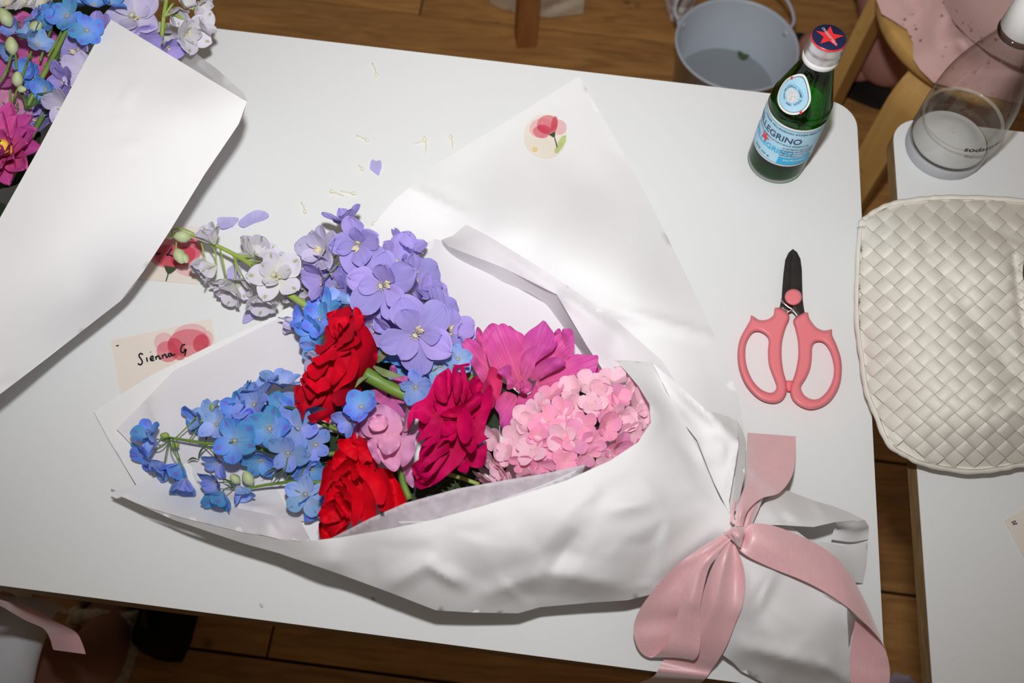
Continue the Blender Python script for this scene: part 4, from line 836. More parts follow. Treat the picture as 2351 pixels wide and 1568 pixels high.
for pth in ([(395, 536, .03), (396, 528, .032), (418, 525, .034), (445, 536, .034)], [(405, 556, .033), (404, 570, .034), (402, 580, .034)], [(445, 540, .034), (470, 535, .036), (480, 540, .038)]): ptube('pedicel', pth, 2.2, PALEGREEN, wd, 10, 5)

def blue(name, label, path, rpx, F, buds=(), mats=(BLU, BLUP, PURB), eye=('stamens', EYED), base=None, leaves=()):
    t = thing(name, P(*(base or (path[0][0], path[0][1], .012))), label, 'delphinium', None)
    for (u, v, h, r, n, op, mi) in F: floret(t, u, v, h, r * 1.12, n, op * .9, mats[mi], 5, 'ovate', eye)
    stemmed(t, path, rpx, [(f[0], f[1], f[2]) for f in F])
    for (u, v, l, d) in buds: bud(t, u, v, path[-1][2] + .004, l, d, PALEGREEN if l < 24 else BUD)
    for (a, b, wv) in leaves: leafpx('leaf', a, b, wv, LEAF, t, .004)
    return t
blue('blue_delphinium', 'sky blue delphinium spray reaching furthest along the white paper', [(790, 1040, .040), (660, 1045, .036), (560, 1020, .030), (480, 1018, .026), (390, 1005, .022)], [5, 5, 4.5, 4, 3], [
    (345, 1000, .030, 40, (-.3, .6, .8), .55, 0), (345, 1035, .024, 44, (-.6, -.5, .6), .55, 0), (362, 1018, .032, 40, (-.7, .1, .6), .6, 1), (378, 1062, .020, 42, (-.5, -.6, .6), .6, 2), (415, 1062, .028, 50, (-.3, -.9, .5), .72, 0), (425, 1095, .018, 44, (0, -1, .4), .7, 2), (540, 1012, .052, 50, (-.1, .05, 1), .10, 0), (480, 955, .030, 46, (-.5, .5, .5), .30, 1), (455, 955, .026, 40, (-.6, -.3, .6), .4, 0), (505, 1060, .026, 38, (-.3, -.5, .8), .5, 2), (600, 1055, .034, 40, (.1, -.5, .8), .4, 0)],
    [(378, 1000, 22, (-1, .1, .2)), (402, 1022, 20, (-1, 0, .2)), (466, 968, 20, (-.6, .7, .2)), (490, 937, 22, (-.5, .8, .2))], leaves=[((478, 1020, .028), (455, 1055, .020), 5), ((470, 1015, .03), (467, 990, .03), 4), ((455, 1056, .02), (430, 1060, .02), 5)])
blue('blue_delphinium', 'dense blue delphinium cluster tucked under the tilted red rose', [(810, 1000, .045), (720, 965, .045), (650, 945, .044), (600, 930, .040)], [6, 5, 4.5, 4], [
    (608, 905, .046, 50, (-.3, .85, .3), .5, 1), (650, 890, .048, 50, (.1, .9, .3), .5, 1), (585, 930, .050, 46, (-.4, .3, .8), .4, 2), (548, 945, .040, 46, (-.5, .4, .7), .45, 0), (568, 915, .036, 44, (-.7, .5, .4), .5, 0), (620, 985, .056, 52, (-.1, .2, .9), .32, 0), (683, 985, .056, 48, (.1, .2, .9), .3, 2), (640, 950, .040, 48, (0, .3, .9), .3, 0), (690, 935, .040, 46, (.2, .4, .7), .35, 2), (655, 1000, .044, 44, (0, -.3, .9), .35, 0), (580, 975, .042, 42, (-.3, -.2, .9), .4, 0), (500, 975, .040, 40, (-.4, .3, .8), .4, 1)],
    leaves=[((700, 950, .05), (640, 935, .045), 6), ((720, 975, .05), (680, 962, .05), 5)])
blue('blue_delphinium', 'blue delphinium sprig with loose florets above the crumpled tissue', [(760, 1110, .040), (690, 1105, .036), (620, 1112, .030), (560, 1122, .026), (535, 1120, .024)], [4.5, 4, 3.5, 3, 2.5], [
    (702, 1135, .046, 46, (-.1, 0, 1), .15, 1), (722, 1150, .036, 42, (.4, -.4, .7), .5, 0), (503, 1108, .032, 48, (-.6, -.4, .6), .5, 2), (512, 1128, .026, 46, (-.3, -.8, .5), .6, 0), (545, 1115, .026, 44, (.5, -.9, .3), .9, 1), (662, 1040, .056, 44, (-.1, -.1, 1), .22, 2), (690, 1062, .040, 40, (-.2, -.3, .9), .4, 2), (725, 1022, .044, 42, (.1, .2, .9), .35, 2), (715, 1075, .036, 38, (.2, -.4, .8), .4, 0)],
    [(570, 1098, 38, (-.4, .9, .2)), (540, 1100, 30, (-.5, .6, .3))], leaves=[((660, 1068, .04), (600, 1095, .03), 4), ((650, 1075, .04), (622, 1110, .03), 4), ((668, 1075, .04), (668, 1105, .03), 5), ((680, 1060, .04), (640, 1075, .04), 6), ((535, 1120, .03), (510, 1100, .03), 5)])
for pth in ([(640, 1064, .034), (580, 1085, .030), (525, 1105, .028)], [(745, 1085, .04), (660, 1075, .04), (590, 1115, .03)]): pass
blue('blue_delphinium', 'bright blue florets crowding around the top of the tilted red rose', [(800, 800, .032), (760, 760, .032), (720, 715, .032)], [5, 4, 4], [
    (742, 712, .046, 44, (-.2, .5, .8), .35, 0), (722, 762, .046, 44, (-.5, -.2, .8), .4, 0), (735, 735, .052, 40, (-.4, .2, .9), .3, 0), (770, 702, .044, 36, (0, .6, .7), .4, 1), (722, 800, .032, 34, (-.4, -.5, .7), .4, 1), (808, 700, .05, 34, (.1, .8, .5), .4, 1), (700, 735, .036, 34, (-.8, .2, .5), .5, 0)])
blue('blue_delphinium', 'blue delphinium florets nestled below the large lavender spike', [(1010, 900, .040), (950, 850, .042), (890, 790, .042), (860, 730, .042)], [5, 5, 4, 3], [
    (868, 730, .052, 34, (-.2, .2, .9), .45, 1), (905, 800, .048, 44, (.1, .1, .9), .3, 0), (940, 835, .050, 42, (-.1, -.2, .9), .3, 0), (975, 825, .052, 40, (.1, .1, .9), .35, 1), (1010, 840, .050, 40, (.2, -.2, .9), .35, 1), (955, 888, .056, 40, (-.1, -.2, .9), .3, 2), (990, 872, .046, 38, (.1, -.3, .9), .4, 0), (890, 765, .040, 38, (0, .3, .9), .4, 0), (1050, 825, .050, 36, (.2, 0, .9), .4, 1), (925, 870, .040, 34, (-.2, -.2, .9), .4, 2), (830, 935, .080, 42, (-.1, .4, .9), .35, 0), (805, 965, .066, 38, (-.5, -.3, .7), .5, 2), (1115, 1010, .05, 30, (0, 0, 1), .3, 2)])
# greenery deep inside the bouquet, its near-black leaves painting the shaded gaps
fol = thing('foliage', P(1050, 1080, .010), 'leaves and stems deep inside the bouquet, blackened as shade filler', 'foliage')
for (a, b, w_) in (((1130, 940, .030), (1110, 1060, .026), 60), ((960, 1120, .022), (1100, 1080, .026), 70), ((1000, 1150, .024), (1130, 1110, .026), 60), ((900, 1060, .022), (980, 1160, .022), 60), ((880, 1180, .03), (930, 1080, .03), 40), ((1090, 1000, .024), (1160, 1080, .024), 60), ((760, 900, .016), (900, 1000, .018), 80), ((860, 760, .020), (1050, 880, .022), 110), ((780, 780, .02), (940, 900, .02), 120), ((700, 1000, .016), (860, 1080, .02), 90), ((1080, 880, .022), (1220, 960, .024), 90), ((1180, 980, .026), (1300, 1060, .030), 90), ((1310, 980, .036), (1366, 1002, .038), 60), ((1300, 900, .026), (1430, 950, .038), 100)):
    leafpx('leaf', a, b, w_, SHADELEAF, fol, .003)
ptube('stem', [(1005, 1082, .045), (1060, 1098, .042), (1100, 1112, .04)], 5, PALEGREEN, fol, 10)
for k in range(16): leafpx('leaf', (FR.uniform(990, 1090), FR.uniform(1085, 1130), .036), (FR.uniform(980, 1110), FR.uniform(1100, 1140), .040), 3, LEAF, fol, .003)
for k in range(12): leafpx('leaf', (FR.uniform(680, 760), FR.uniform(1000, 1110), .022), (FR.uniform(640, 760), FR.uniform(1000, 1130), .022), 4, LEAF, fol, .003)

# ------------------------------------------------------------------ second wrapped bouquet at the table's far end
HSC = .74
wrap2 = thing('bouquet_wrapper', P(200, 500), 'plain white paper wrapper rolled around the bunch beside the poppy cards', 'wrapping paper')
o2 = [(255, 45, .150), (340, 96, .148), (450, 163, .140), (567, 234, .145), (548, 285, .138), (470, 400, .130), (390, 530, .112), (330, 622, .088), (278, 690, .070), (150, 790, .074), (0, 905, .098), (-140, 1000, .11), (-260, 800, .15), (-60, 590, .158), (0, 500, .160), (90, 340, .166), (175, 180, .168), (215, 105, .160)]
sheet('outer_sheet', o2, [(300, 300, .158), (150, 550, .150), (420, 250, .154), (300, 500, .134), (200, 680, .106), (430, 350, .142), (50, 700, .128), (0, 800, .116)], PAPER, wrap2, 16, .003, 150, 71, creases=[(312, 180, 288, 230, .004, 8), (288, 230, 276, 280, .003, 8), (0, 862, 26, 872, .006, 10), (26, 872, 0, 890, -.005, 8), (330, 330, 260, 345, .002, 14)], hmin=.02)
sl = o2[3:12]; G = []
for dv, du, f in ((0, 0, 1), (-6, -16, .70), (-16, -44, .35), (-24, -80, .06)): G.append([P(u + du, v + dv, max(.003, h * f)) for u, v, h in [tuple(x) for x in cr1(sl, 50)]])
grid('sheet_underside', G, PAPER, wrap2)
sheet('inner_sheet', [(250, 60, .05), (330, 60, .03), (395, 120, .030), (425, 104, .060), (500, 160, .110), (560, 214, .130), (568, 232, .142), (520, 215, .11), (420, 200, .05), (300, 300, .02), (100, 400, .01), (-100, 400, .01), (-100, -60, .02), (120, -40, .03)], [(480, 165, .075)], M('translucent_paper', (.80, .79, .78), .6, .2, transl=.3, alpha=.7), wrap2, 16, .002, 60, 73, hmin=.003)
loft('side_sheet', [[(255, 20, .004), (60, -30, .004), (-120, 120, .004), (-240, 420, .004), (-300, 700, .004), (-200, 960, .004)], [(200, -20, .03), (20, -60, .04), (-180, 100, .06), (-310, 420, .08), (-340, 720, .09), (-220, 980, .09)], [(180, -30, .06), (0, -70, .09), (-210, 90, .12), (-340, 430, .14), (-330, 740, .15), (-180, 1000, .13)]], PAPER, wrap2, 50, 10)
# its flowers
lav2 = thing('lavender_delphinium', P(150, 200, .012), 'lavender delphinium spike half hidden by the rolled paper wrapper', 'delphinium')
for (u, v, h, r, n, op, m, inn) in [(308, 40, .128, 74, (.1, .05, 1), .14, LAVP, 3), (330, 95, .10, 50, (.4, -.5, .6), .4, LAV, 0), (385, 110, .08, 44, (.6, -.5, .5), .5, LAV, 0), (180, 120, .142, 62, (-.3, .2, .9), .3, LAV, 0), (195, 165, .146, 56, (.1, -.1, 1), .3, LAVP, 0), (150, 190, .140, 58, (-.4, -.1, .8), .35, LAV, 3), (150, 245, .138, 56, (-.2, -.3, .9), .35, LAVP, 0), (95, 275, .142, 70, (-.2, .4, .9), .3, LAV, 3), (60, 265, .130, 56, (-.5, .4, .7), .4, LAV, 0), (110, 230, .126, 52, (0, 0, 1), .3, LAV, 0), (225, 75, .13, 56, (-.2, .3, .8), .3, LAV, 0)]:
    floret(lav2, u, v, h, r, n, op, m, 5, 'ovate', ('bee', EYE), inner=inn)
ptube('stem', [(20, 420, .10), (120, 230, .11), (250, 80, .11), (330, 0, .10)], 6, GREEN, lav2, 20)
blu2 = thing('blue_delphinium', P(150, 60, .012), 'bright blue delphinium with pale unopened buds beside the rolled paper', 'delphinium')
for (u, v, h, r, n, op, m) in [(155, 38, .160, 48, (0, .2, 1), .18, BLU), (122, 40, .150, 40, (-.5, .1, .8), .4, BLU), (200, 70, .154, 44, (.3, -.3, .8), .35, BLU), (215, 15, .150, 46, (.3, .5, .7), .4, BLU), (185, 15, .144, 40, (.1, .8, .5), .4, BLU), (250, 8, .140, 40, (.6, .5, .5), .5, BLU), (75, 92, .150, 46, (-.2, .7, .6), .6, BLUP), (85, 105, .146, 40, (.5, .3, .6), .55, BLUP), (40, 75, .14, 38, (-.3, .3, .8), .5, PURB), (65, 165, .134, 36, (0, 0, 1), .4, BLU), (105, 205, .134, 38, (0, -.3, 1), .4, BLU), (80, 180, .132, 32, (-.3, .1, .9), .4, BLU), (25, 110, .14, 34, (-.2, -.6, .7), .6, PURB), (90, 45, .14, 40, (-.5, .5, .6), .5, PURB)]:
    floret(blu2, u, v, h, r, n, op, m, 5, 'ovate', ('stamens', EYED))
for (u, v, l, d) in ((27, 105, 44, (0, 1, .3)), (40, 182, 40, (.3, .8, .5)), (50, 205, 26, (1, -.1, .3)), (82, 62, 40, (.8, .4, .3)), (12, 40, 48, (-.4, .9, .3))): bud(blu2, u, v, .158, l, d)
for pth, r in (([(60, 250, .13), (90, 190, .142), (125, 125, .150), (155, 65, .152)], [7, 7, 6, 5]), ([(28, 120, .152), (14, 165, .148), (-5, 195, .14)], 3.2), ([(72, 118, .146), (55, 165, .142), (20, 260, .132)], 3.2), ([(120, 60, .144), (105, 100, .144), (92, 140, .14)], 3), ([(44, 50, .152), (44, 85, .152), (62, 85, .154), (78, 70, .156)], 2.8), ([(36, 125, .15), (38, 160, .146)], 3), ([(24, 205, .146), (22, 260, .13)], 2.6), ([(150, 55, .15), (130, 95, .148), (110, 130, .144)], 3), ([(160, 130, .14), (120, 138, .142), (100, 152, .14)], 2.6)):
    ptube('stem', pth, r, GREEN, blu2, 16, 6)
for (a, b, w_) in (((60, 250, .14), (42, 205, .145), 9), ((65, 250, .14), (85, 215, .147), 8), ((20, 270, .14), (5, 235, .142), 7), ((85, 215, .145), (140, 200, .142), 7), ((110, 155, .146), (140, 110, .146), 6), ((30, 165, .146), (10, 175, .14), 6), ((80, 130, .148), (60, 150, .146), 6), ((60, 245, .14), (95, 225, .145), 6), ((140, 225, .150), (110, 222, .146), 6)): leafpx('leaf', a, b, w_, LEAF, blu2, .003)
for k in range(14): leafpx('leaf', (FR.uniform(0, 40), FR.uniform(215, 300), .136), (FR.uniform(0, 60), FR.uniform(215, 300), .140), 2.5, LEAF, blu2, .003)
dah2 = thing('dahlia', P(20, 380, .012), 'magenta dahlia with a yellow eye cut by the rolled paper edge', 'dahlia')
for ring, (n_, rl, op, h) in enumerate(((13, 112, .10, .134), (12, 90, .28, .143), (9, 66, .52, .151), (6, 40, .8, .155))):
    for k in range(n_):
        a = 2 * math.pi * (k + .5 * (ring % 2) + FR.uniform(-.1, .1)) / n_
        B = basis(cvec(-.1, .25, 1), a); p = bpy.data.objects.new('petal', petal_mesh(('strap', FR.randrange(4)), MAG)); link(p, dah2)
        R_ = rl * mpp(12, 350, h) * FR.uniform(.9, 1.08); p.matrix_local = Matrix.Translation(P(12, 350, h) - WP[dah2.name]) @ B @ Matrix.Rotation(op * 1.3, 4, 'X') @ Matrix.Scale(R_, 4)
lathe('yellow_eye', [(.001, .012), (.004, .010), (.006, .004), (.006, 0)], M('yellow_eye', (.85, .60, .05), .6), dah2, P(14, 345, .155), 12)
pk2 = rose('pink_rose', 'deep pink rose behind the blue delphinium stems in the rolled wrapper', CR(0, 0, 1), [
    ([(-30, 60), (60, 30), (110, 60), (160, 120), (150, 200), (60, 200), (-20, 160)], (60, 130)), ([(25, 60), (45, 25), (75, 40), (70, 80), (40, 100)], (60, 110)), ([(100, 150), (165, 110), (165, 190), (120, 200)], (90, 150)), ([(-20, 50), (20, 70), (40, 130), (0, 140), (-30, 100)], (40, 140)), ([(0, 140), (50, 130), (60, 170), (20, 200), (-20, 190)], (50, 140)), ([(60, 120), (110, 90), (130, 140), (90, 180)], (70, 150))], STOCK, (60, 130), (110, 110), 0, .082, .016, .006)
pl2 = rose('pink_rose', 'soft pink rose low in the rolled wrapper above the magenta dahlia', CR(0, 0, 1), [([(-40, 190), (30, 180), (80, 210), (70, 290), (0, 300), (-40, 280)], (20, 240)), ([(-30, 220), (20, 210), (40, 260), (0, 290)], (10, 240)), ([(10, 230), (50, 215), (75, 260), (40, 285)], (30, 240))], LIS, (20, 240), (80, 80), 0, .088, .012, .006)
wd2 = thing('white_delphinium', P(430, 60, .012), 'white delphinium bells hanging over the far table edge', 'delphinium')
for (u, v, h, r, n, op, inn) in [(395, 20, .110, 50, (.5, -.7, .3), .75, 0), (430, 75, .090, 54, (.6, -.4, .6), .5, 3), (455, 62, .092, 50, (.8, .3, .4), .55, 0), (375, 70, .090, 50, (.3, -.8, .4), .7, 0), (420, 15, .10, 44, (.6, .2, .5), .75, 0), (460, 5, .09, 34, (.6, -.5, .4), .7, 0), (380, 5, .10, 40, (0, .6, .6), .6, 0), (20, 12, .13, 44, (0, .5, .8), .4, 0), (60, 8, .12, 44, (0, .4, .8), .4, 0), (100, 12, .12, 40, (0, .4, .8), .4, 0), (5, -5, .12, 40, (0, 0, 1), .4, 0)]:
    floret(wd2, u, v, h, r, n, op, WHT, 5, 'ovate', ('bee', EYE), inner=inn)
for pth, r in (([(370, 100, .10), (375, 45, .108), (382, 0, .112), (390, -40, .11)], 5), ([(376, 40, .11), (392, 15, .118), (398, 8, .116)], 3), ([(376, 36, .11), (398, 32, .11), (420, 44, .10)], 4), ([(352, 30, .12), (350, 8, .122), (345, -10, .12)], 3), ([(370, 75, .1), (378, 64, .1), (380, 55, .10)], 3), ([(440, 0, .1), (448, 12, .1), (440, 22, .1)], 3)): ptube('pedicel', pth, r, PALEGREEN, wd2, 12, 6)
fol2 = thing('foliage', P(60, 200, .010), 'leaves blackened as shade filler in the rolled wrapper behind its flowers', 'foliage')
for (a, b, w_) in (((-160, 330, .07), (20, 420, .08), 150), ((-220, 560, .06), (20, 480, .08), 160), ((-260, 760, .05), (40, 560, .07), 170), ((-60, 100, .05), (200, 60, .055), 150), ((-60, 250, .055), (160, 180, .06), 150), ((-80, 400, .06), (90, 300, .07), 150), ((0, 0, .064), (300, 30, .070), 70), ((-60, 20, .062), (100, 40, .066), 100)): leafpx('leaf', a, b, w_, SHADELEAF, fol2, .003)

HSC = 1.0
# ------------------------------------------------------------------ green glass water bottle
bp_ = P(1779, 372); bp_.z = TZ
gl = thing('water_bottle', bp_, 'green glass mineral water bottle with pale blue label and silver cap', 'bottle')
r_ = (P(1907, 87) - bp_); n2 = math.hypot(bp_.x, bp_.y); f2 = math.hypot(P(1907, 87).x, P(1907, 87).y)
BH = H * (1 - n2 / f2)
GREENG = thinglass('green_glass', (.24, .82, .26), edge=(.03, .30, .05)); GREENL = M('dark_green_water', (.004, .020, .007), .15, .5)
def bz(z): return z * BH / .192
prof = [(.001, .001), (.024, .001), (.0275, .004), (.0285, .012), (.0285, .098), (.0275, .108), (.0235, .124), (.0180, .145), (.0145, .160), (.0138, .170)]
prof = [(r, bz(z)) for r, z in prof]
pr_i = np.array(prof)
def brad(z): return float(np.interp(z, pr_i[1:, 1], pr_i[1:, 0]))
lathe('glass_body', prof, GREENG, gl, bp_, 56, sub=3)
lathe('water', [(.001, bz(.003)), (.0262, bz(.004)), (.0268, bz(.012)), (.0268, bz(.030)), (.001, bz(.030))], GREENL, gl, bp_, 40)
SILV = M('silver_cap', (.72, .72, .73), .32, .5, metal=.85, bump=(300, .1)); CAPW = M('white_seal', (.82, .82, .80), .4)
cz = bz(.163)
lathe('seal_ring', [(.0150, cz), (.0162, cz + .001), (.0164, cz + .006), (.0158, cz + .007)], CAPW, gl, bp_, 40)
capo = lathe('screw_cap', [(.0158, cz + .006), (.0166, cz + .008), (.0160, cz + .011), (.0166, cz + .013), (.0156, cz + .015), (.0150, cz + .018), (.0154, BH - .004), (.0150, BH - .001), (.0142, BH)], SILV, gl, bp_, 60)
NAVY = M('navy_cap_print', (.012, .016, .06), .3, .5); REDP = M('red_print', (.72, .03, .035), .4); LBLUE = M('label_blue', (.36, .62, .78), .5, .3, noise=(60, (.46, .72, .86))); LWHITE = M('label_white', (.80, .80, .76), .5); LDARK = M('label_dark_ink', (.03, .05, .11), .5); LCYAN = M('label_cyan', (.03, .42, .72), .5); GREYP = M('grey_print', (.42, .44, .46), .5, noise=(900, (.80, .80, .78)))
lathe('cap_rim_print', [(.0138, BH + .0003), (.0149, BH - .0002), (.0153, BH - .0016)], REDP, gl, bp_, 40)
lathe('cap_disc_print', [(.0001, BH + .0006), (.0144, BH + .0005), (.0148, BH + .0001)], NAVY, gl, bp_, 40)
star = []
for k in range(10): a = math.radians(36 * k + 8); rr_ = .0125 if k % 2 == 0 else .0052; star.append(bp_ + Vector((rr_ * math.sin(a), rr_ * math.cos(a), BH + .0009)))
mk('cap_star_print', star + [bp_ + Vector((0, 0, BH + .0009))], [((i + 1) % 10, i, 10) for i in range(10)], REDP, gl, smooth=False)
vs, fs = textmesh('S.PELLEGRINO', .0034); xm = max(v[0] for v in vs)
dT = (cvec(.35, -.9, 0)); dT.z = 0; dT.normalize(); dN = Vector((-dT.y, dT.x, 0))
mk('cap_letters', [bp_ - dT * (x - xm / 2) + dN * -(y - .001) + Vector((0, 0, BH + .0013)) for x, y in vs], fs, M('cap_letter_grey', (.55, .5, .52), .5), gl, smooth=False)
azc = math.atan2(-bp_.y, -bp_.x)            # towards the lens
def bw(az, z, dr=.0002):                    # point on the bottle wall; az degrees, + to the right as seen
    a = azc + math.radians(az); r = brad(z) + dr; return bp_ + Vector((r * math.cos(a), r * math.sin(a), z))
def band(name, a0, a1, z0, z1, mat, dr, n=60, parent=gl):
    G = [[bw(a, z, dr) for a in np.linspace(a0, a1, n)] for z in np.linspace(z0, z1, 4)]
    return grid(name, G, mat, parent)
zl0, zl1 = bz(.034), bz(.094)
lab = band('label', -180, 180, zl0, zl1, LWHITE, .0004, 90); band('label_field', -180, 180, zl0 + .0016, zl1 - .0022, LBLUE, .0006, 90, gl); band('label_cyan_panel', 2, 70, zl0 + .003, zl0 + .013, LCYAN, .0008, 30)
band('label_line', -180, 180, zl1 - .0030, zl1 - .0026, LDARK, .0008, 90); band('label_line', -180, 180, zl0 + .0022, zl0 + .0026, LDARK, .0008, 90)
def wraptext(s, size, az0, z, mat, name, span=None, dr=.0010, wf=bw, parent=gl, rad=.0289, slant=0):
    vs, fs = textmesh(s, size); L = max(v[0] for v in vs); k = math.degrees(1 / rad) if not span else span / L
    return mk(name, [wf(az0 + x * k, z + y + slant * x, dr) for x, y in vs], fs, mat, parent, smooth=False)
wraptext('S.PELLEGRINO', .0104, -98, zl1 - .0200, LDARK, 'label_letters', 130)
wraptext('TERME PELLEGRINO STABILIMENTO', .0030, -60, zl1 - .0075, LDARK, 'label_letters', 130)
wraptext('ACQUA MINERALE NATURALE FRIZZANTE', .0026, -70, zl1 - .0245, LDARK, 'label_letters', 120)
for k, t_ in enumerate(('10 CENTIMETRI CUBI DI ACQUA', 'SORGENTE SAN PELLEGRINO', 'IMBOTTIGLIATA ALLA FONTE', 'SERVIRE FRESCA A TAVOLA')): wraptext(t_, .0026, 2, zl1 - .029 - .0034 * k, LDARK, 'label_letters', 62)
wraptext('S.PELLEGRINO', .0090, -86, zl0 + .0165, LCYAN, 'label_letters', 112)
wraptext('250 ml e', .0036, -55, zl0 + .006, LDARK, 'label_letters', 40); wraptext('SAN PELLEGRINO', .0030, 12, zl0 + .0085, LWHITE, 'label_letters', 46)
def wrapstar(az, z, R, mat, name):
    pts = []
    for k in range(10): a = math.radians(36 * k + 12); q = R if k % 2 == 0 else R * .42; pts.append((az + math.degrees(q * math.sin(a) / brad(z)), z + q * math.cos(a)))
    mk(name, [bw(a, b, .0013) for a, b in pts] + [bw(az, z, .0013)], [((i + 1) % 10, i, 10) for i in range(10)], mat, gl, smooth=False)
wrapstar(-38, zl1 - .028, .0062, REDP, 'label_star')
# neck label, a rounded triangle with a round crest
nz = bz(.131)
def neckshape(sc):
    o = []
    for t in np.linspace(0, 2 * math.pi, 40, endpoint=False):
        x, y = math.sin(t), math.cos(t); k = 1 - .20 * max(0, y) ** 1.2; o.append((x * .0165 * sc * k * (1 - .36 * y), y * .0200 * sc))
    return o
def necklabel(name, poly, mat, dr, az=-24):
    c = np.mean(poly, 0); vs = []; R_ = []
    for f in (0, .35, .7, 1): R_.append([bw(az + math.degrees((c[0] + (x - c[0]) * f) / brad(nz + c[1] + (y - c[1]) * f)), nz + c[1] + (y - c[1]) * f, dr) for x, y in poly])
    return grid(name, R_, mat, gl, closed_u=True)
necklabel('neck_label', neckshape(1.0), LWHITE, .0005); necklabel('neck_label_line', neckshape(.88), LDARK, .0007); necklabel('neck_label_field', neckshape(.85), LBLUE, .0009)
necklabel('crest_ring', [(x, y - .002) for x, y in [(.0098 * math.sin(t), .0098 * math.cos(t)) for t in np.linspace(0, 6.283, 33)[:-1]]], LCYAN, .0011); necklabel('crest_ring', [(.0095 * math.sin(t), .0095 * math.cos(t) - .002) for t in np.linspace(0, 6.283, 33)[:-1]], LBLUE, .0013)
necklabel('lion_crest', [(a * .0062, b * .0062 - .002) for a, b in [(-.9, .2), (-.7, .7), (-.3, .95), (0, .85), (.25, 1.0), (.55, .8), (.7, .5), (.95, .35), (.85, .05), (.95, -.25), (.7, -.6), (.6, -.95), (.2, -.85), (-.1, -1.0), (-.5, -.8), (-.8, -.5)]], GREYP, .0016)
vs, fs = textmesh('SAN PELLEGRINO TERME  ITALIA  1899', .0026); L = max(v[0] for v in vs)
def ringp(x, y):
    a = -2.6 + x / L * 5.9; R_ = .0072 + y; px_, py_ = R_ * math.sin(a), R_ * math.cos(a) - .002; return bw(-24 + math.degrees(px_ / brad(nz + py_)), nz + py_, .0017)
mk('crest_letters', [ringp(x, y) for x, y in vs], fs, LDARK, gl, smooth=False)
for (a, dz) in ((-52, .009), (8, -.0125)): wrapstar(a, nz + dz, .0022, REDP, 'label_star')

# ------------------------------------------------------------------ clear carbonator bottle
sp_ = P(2163, 345); sp_.z = TZ
so = thing('soda_bottle', sp_, 'clear plastic bottle half full of water with white cap', 'bottle')
CLEAR = thinglass('clear_plastic', (.96, .95, .94), edge=(.74, .71, .67), rough=.04)
SB = [(.0365, .011), (.0395, .014), (.0405, .030), (.0410, .050), (.0405, .070), (.0390, .090), (.0355, .108), (.0300, .126), (.0240, .142), (.0195, .153), (.0175, .159), (.0172, .165)]
lathe('clear_body', SB, CLEAR, so, sp_, 64, sub=3)
lathe('grey_base', [(.001, .0005), (.0380, .0005), (.0392, .003), (.0400, .009), (.0400, .015), (.0390, .016)], M('grey_translucent_base', (.56, .57, .60), .35, .5, alpha=.82), so, sp_, 64)
m, nt, b, out = nmat('still_water'); b.inputs['Base Color'].default_value = (1, 1, 1, 1); b.inputs['Roughness'].default_value = .0; b.inputs['Transmission Weight'].default_value = 1; b.inputs['IOR'].default_value = 1.33; WATER = m
m_, nt, b, out = nmat('bottle_water'); N = nt.nodes; tr = N.new('ShaderNodeBsdfTransparent'); tr.inputs[0].default_value = (.93, .95, .95, 1); mx = N.new('ShaderNodeMixShader'); mx.inputs[0].default_value = .07; b.inputs['Base Color'].default_value = (1, 1, 1, 1); b.inputs['Roughness'].default_value = .02; b.inputs['Transmission Weight'].default_value = 1; b.inputs['IOR'].default_value = 1.33; nt.links.new(tr.outputs[0], mx.inputs[1]); nt.links.new(b.outputs[0], mx.inputs[2]); nt.links.new(mx.outputs[0], out.inputs['Surface'])
lathe('water', [(.0005, .018), (.018, .018), (.033, .016), (.0380, .019), (.0394, .030), (.0400, .047), (.0398, .0485), (.028, .0482), (.0005, .0480)], m_, so, sp_, 64)
lathe('water_surface_ring', [(.0372, .0484), (.0399, .0487), (.0401, .0500)], M('water_meniscus', (.78, .76, .66), .15, .6, alpha=.32), so, sp_, 64)
lathe('dimpled_bottom', [(.0370, .0175), (.031, .0185), (.024, .023), (.013, .027), (.0005, .028)], M('brightened_bottom', (.88, .89, .90), .25, .6, alpha=.85), so, sp_, 48)  # pale, near-opaque colour stands in for light gathered by the water
lathe('neck_ring', [(.0165, .162), (.0200, .163), (.0204, .166), (.0190, .168), (.0170, .168)], thinglass('grey_plastic_ring', (.30, .28, .24)), so, sp_, 48)
lathe('white_cap', [(.0180, .1685), (.0200, .170), (.0195, .196), (.0180, .206), (.0168, .2085), (.0161, .2075), (.0100, .2068), (.0005, .2066)], M('white_cap_plastic', (.80, .80, .79), .35, .5), so, sp_, 56)
azs = math.atan2(-sp_.y, -sp_.x); SBp = np.array(SB)
def sw(az, z, dr=.0004): a = azs + math.radians(az); r = float(np.interp(z, SBp[:, 1], SBp[:, 0])) + dr; return sp_ + Vector((r * math.cos(a), r * math.sin(a), z))
wraptext('sodastream', .0090, 24, .050, INK, 'printed_letters', 70, .0006, sw, so)

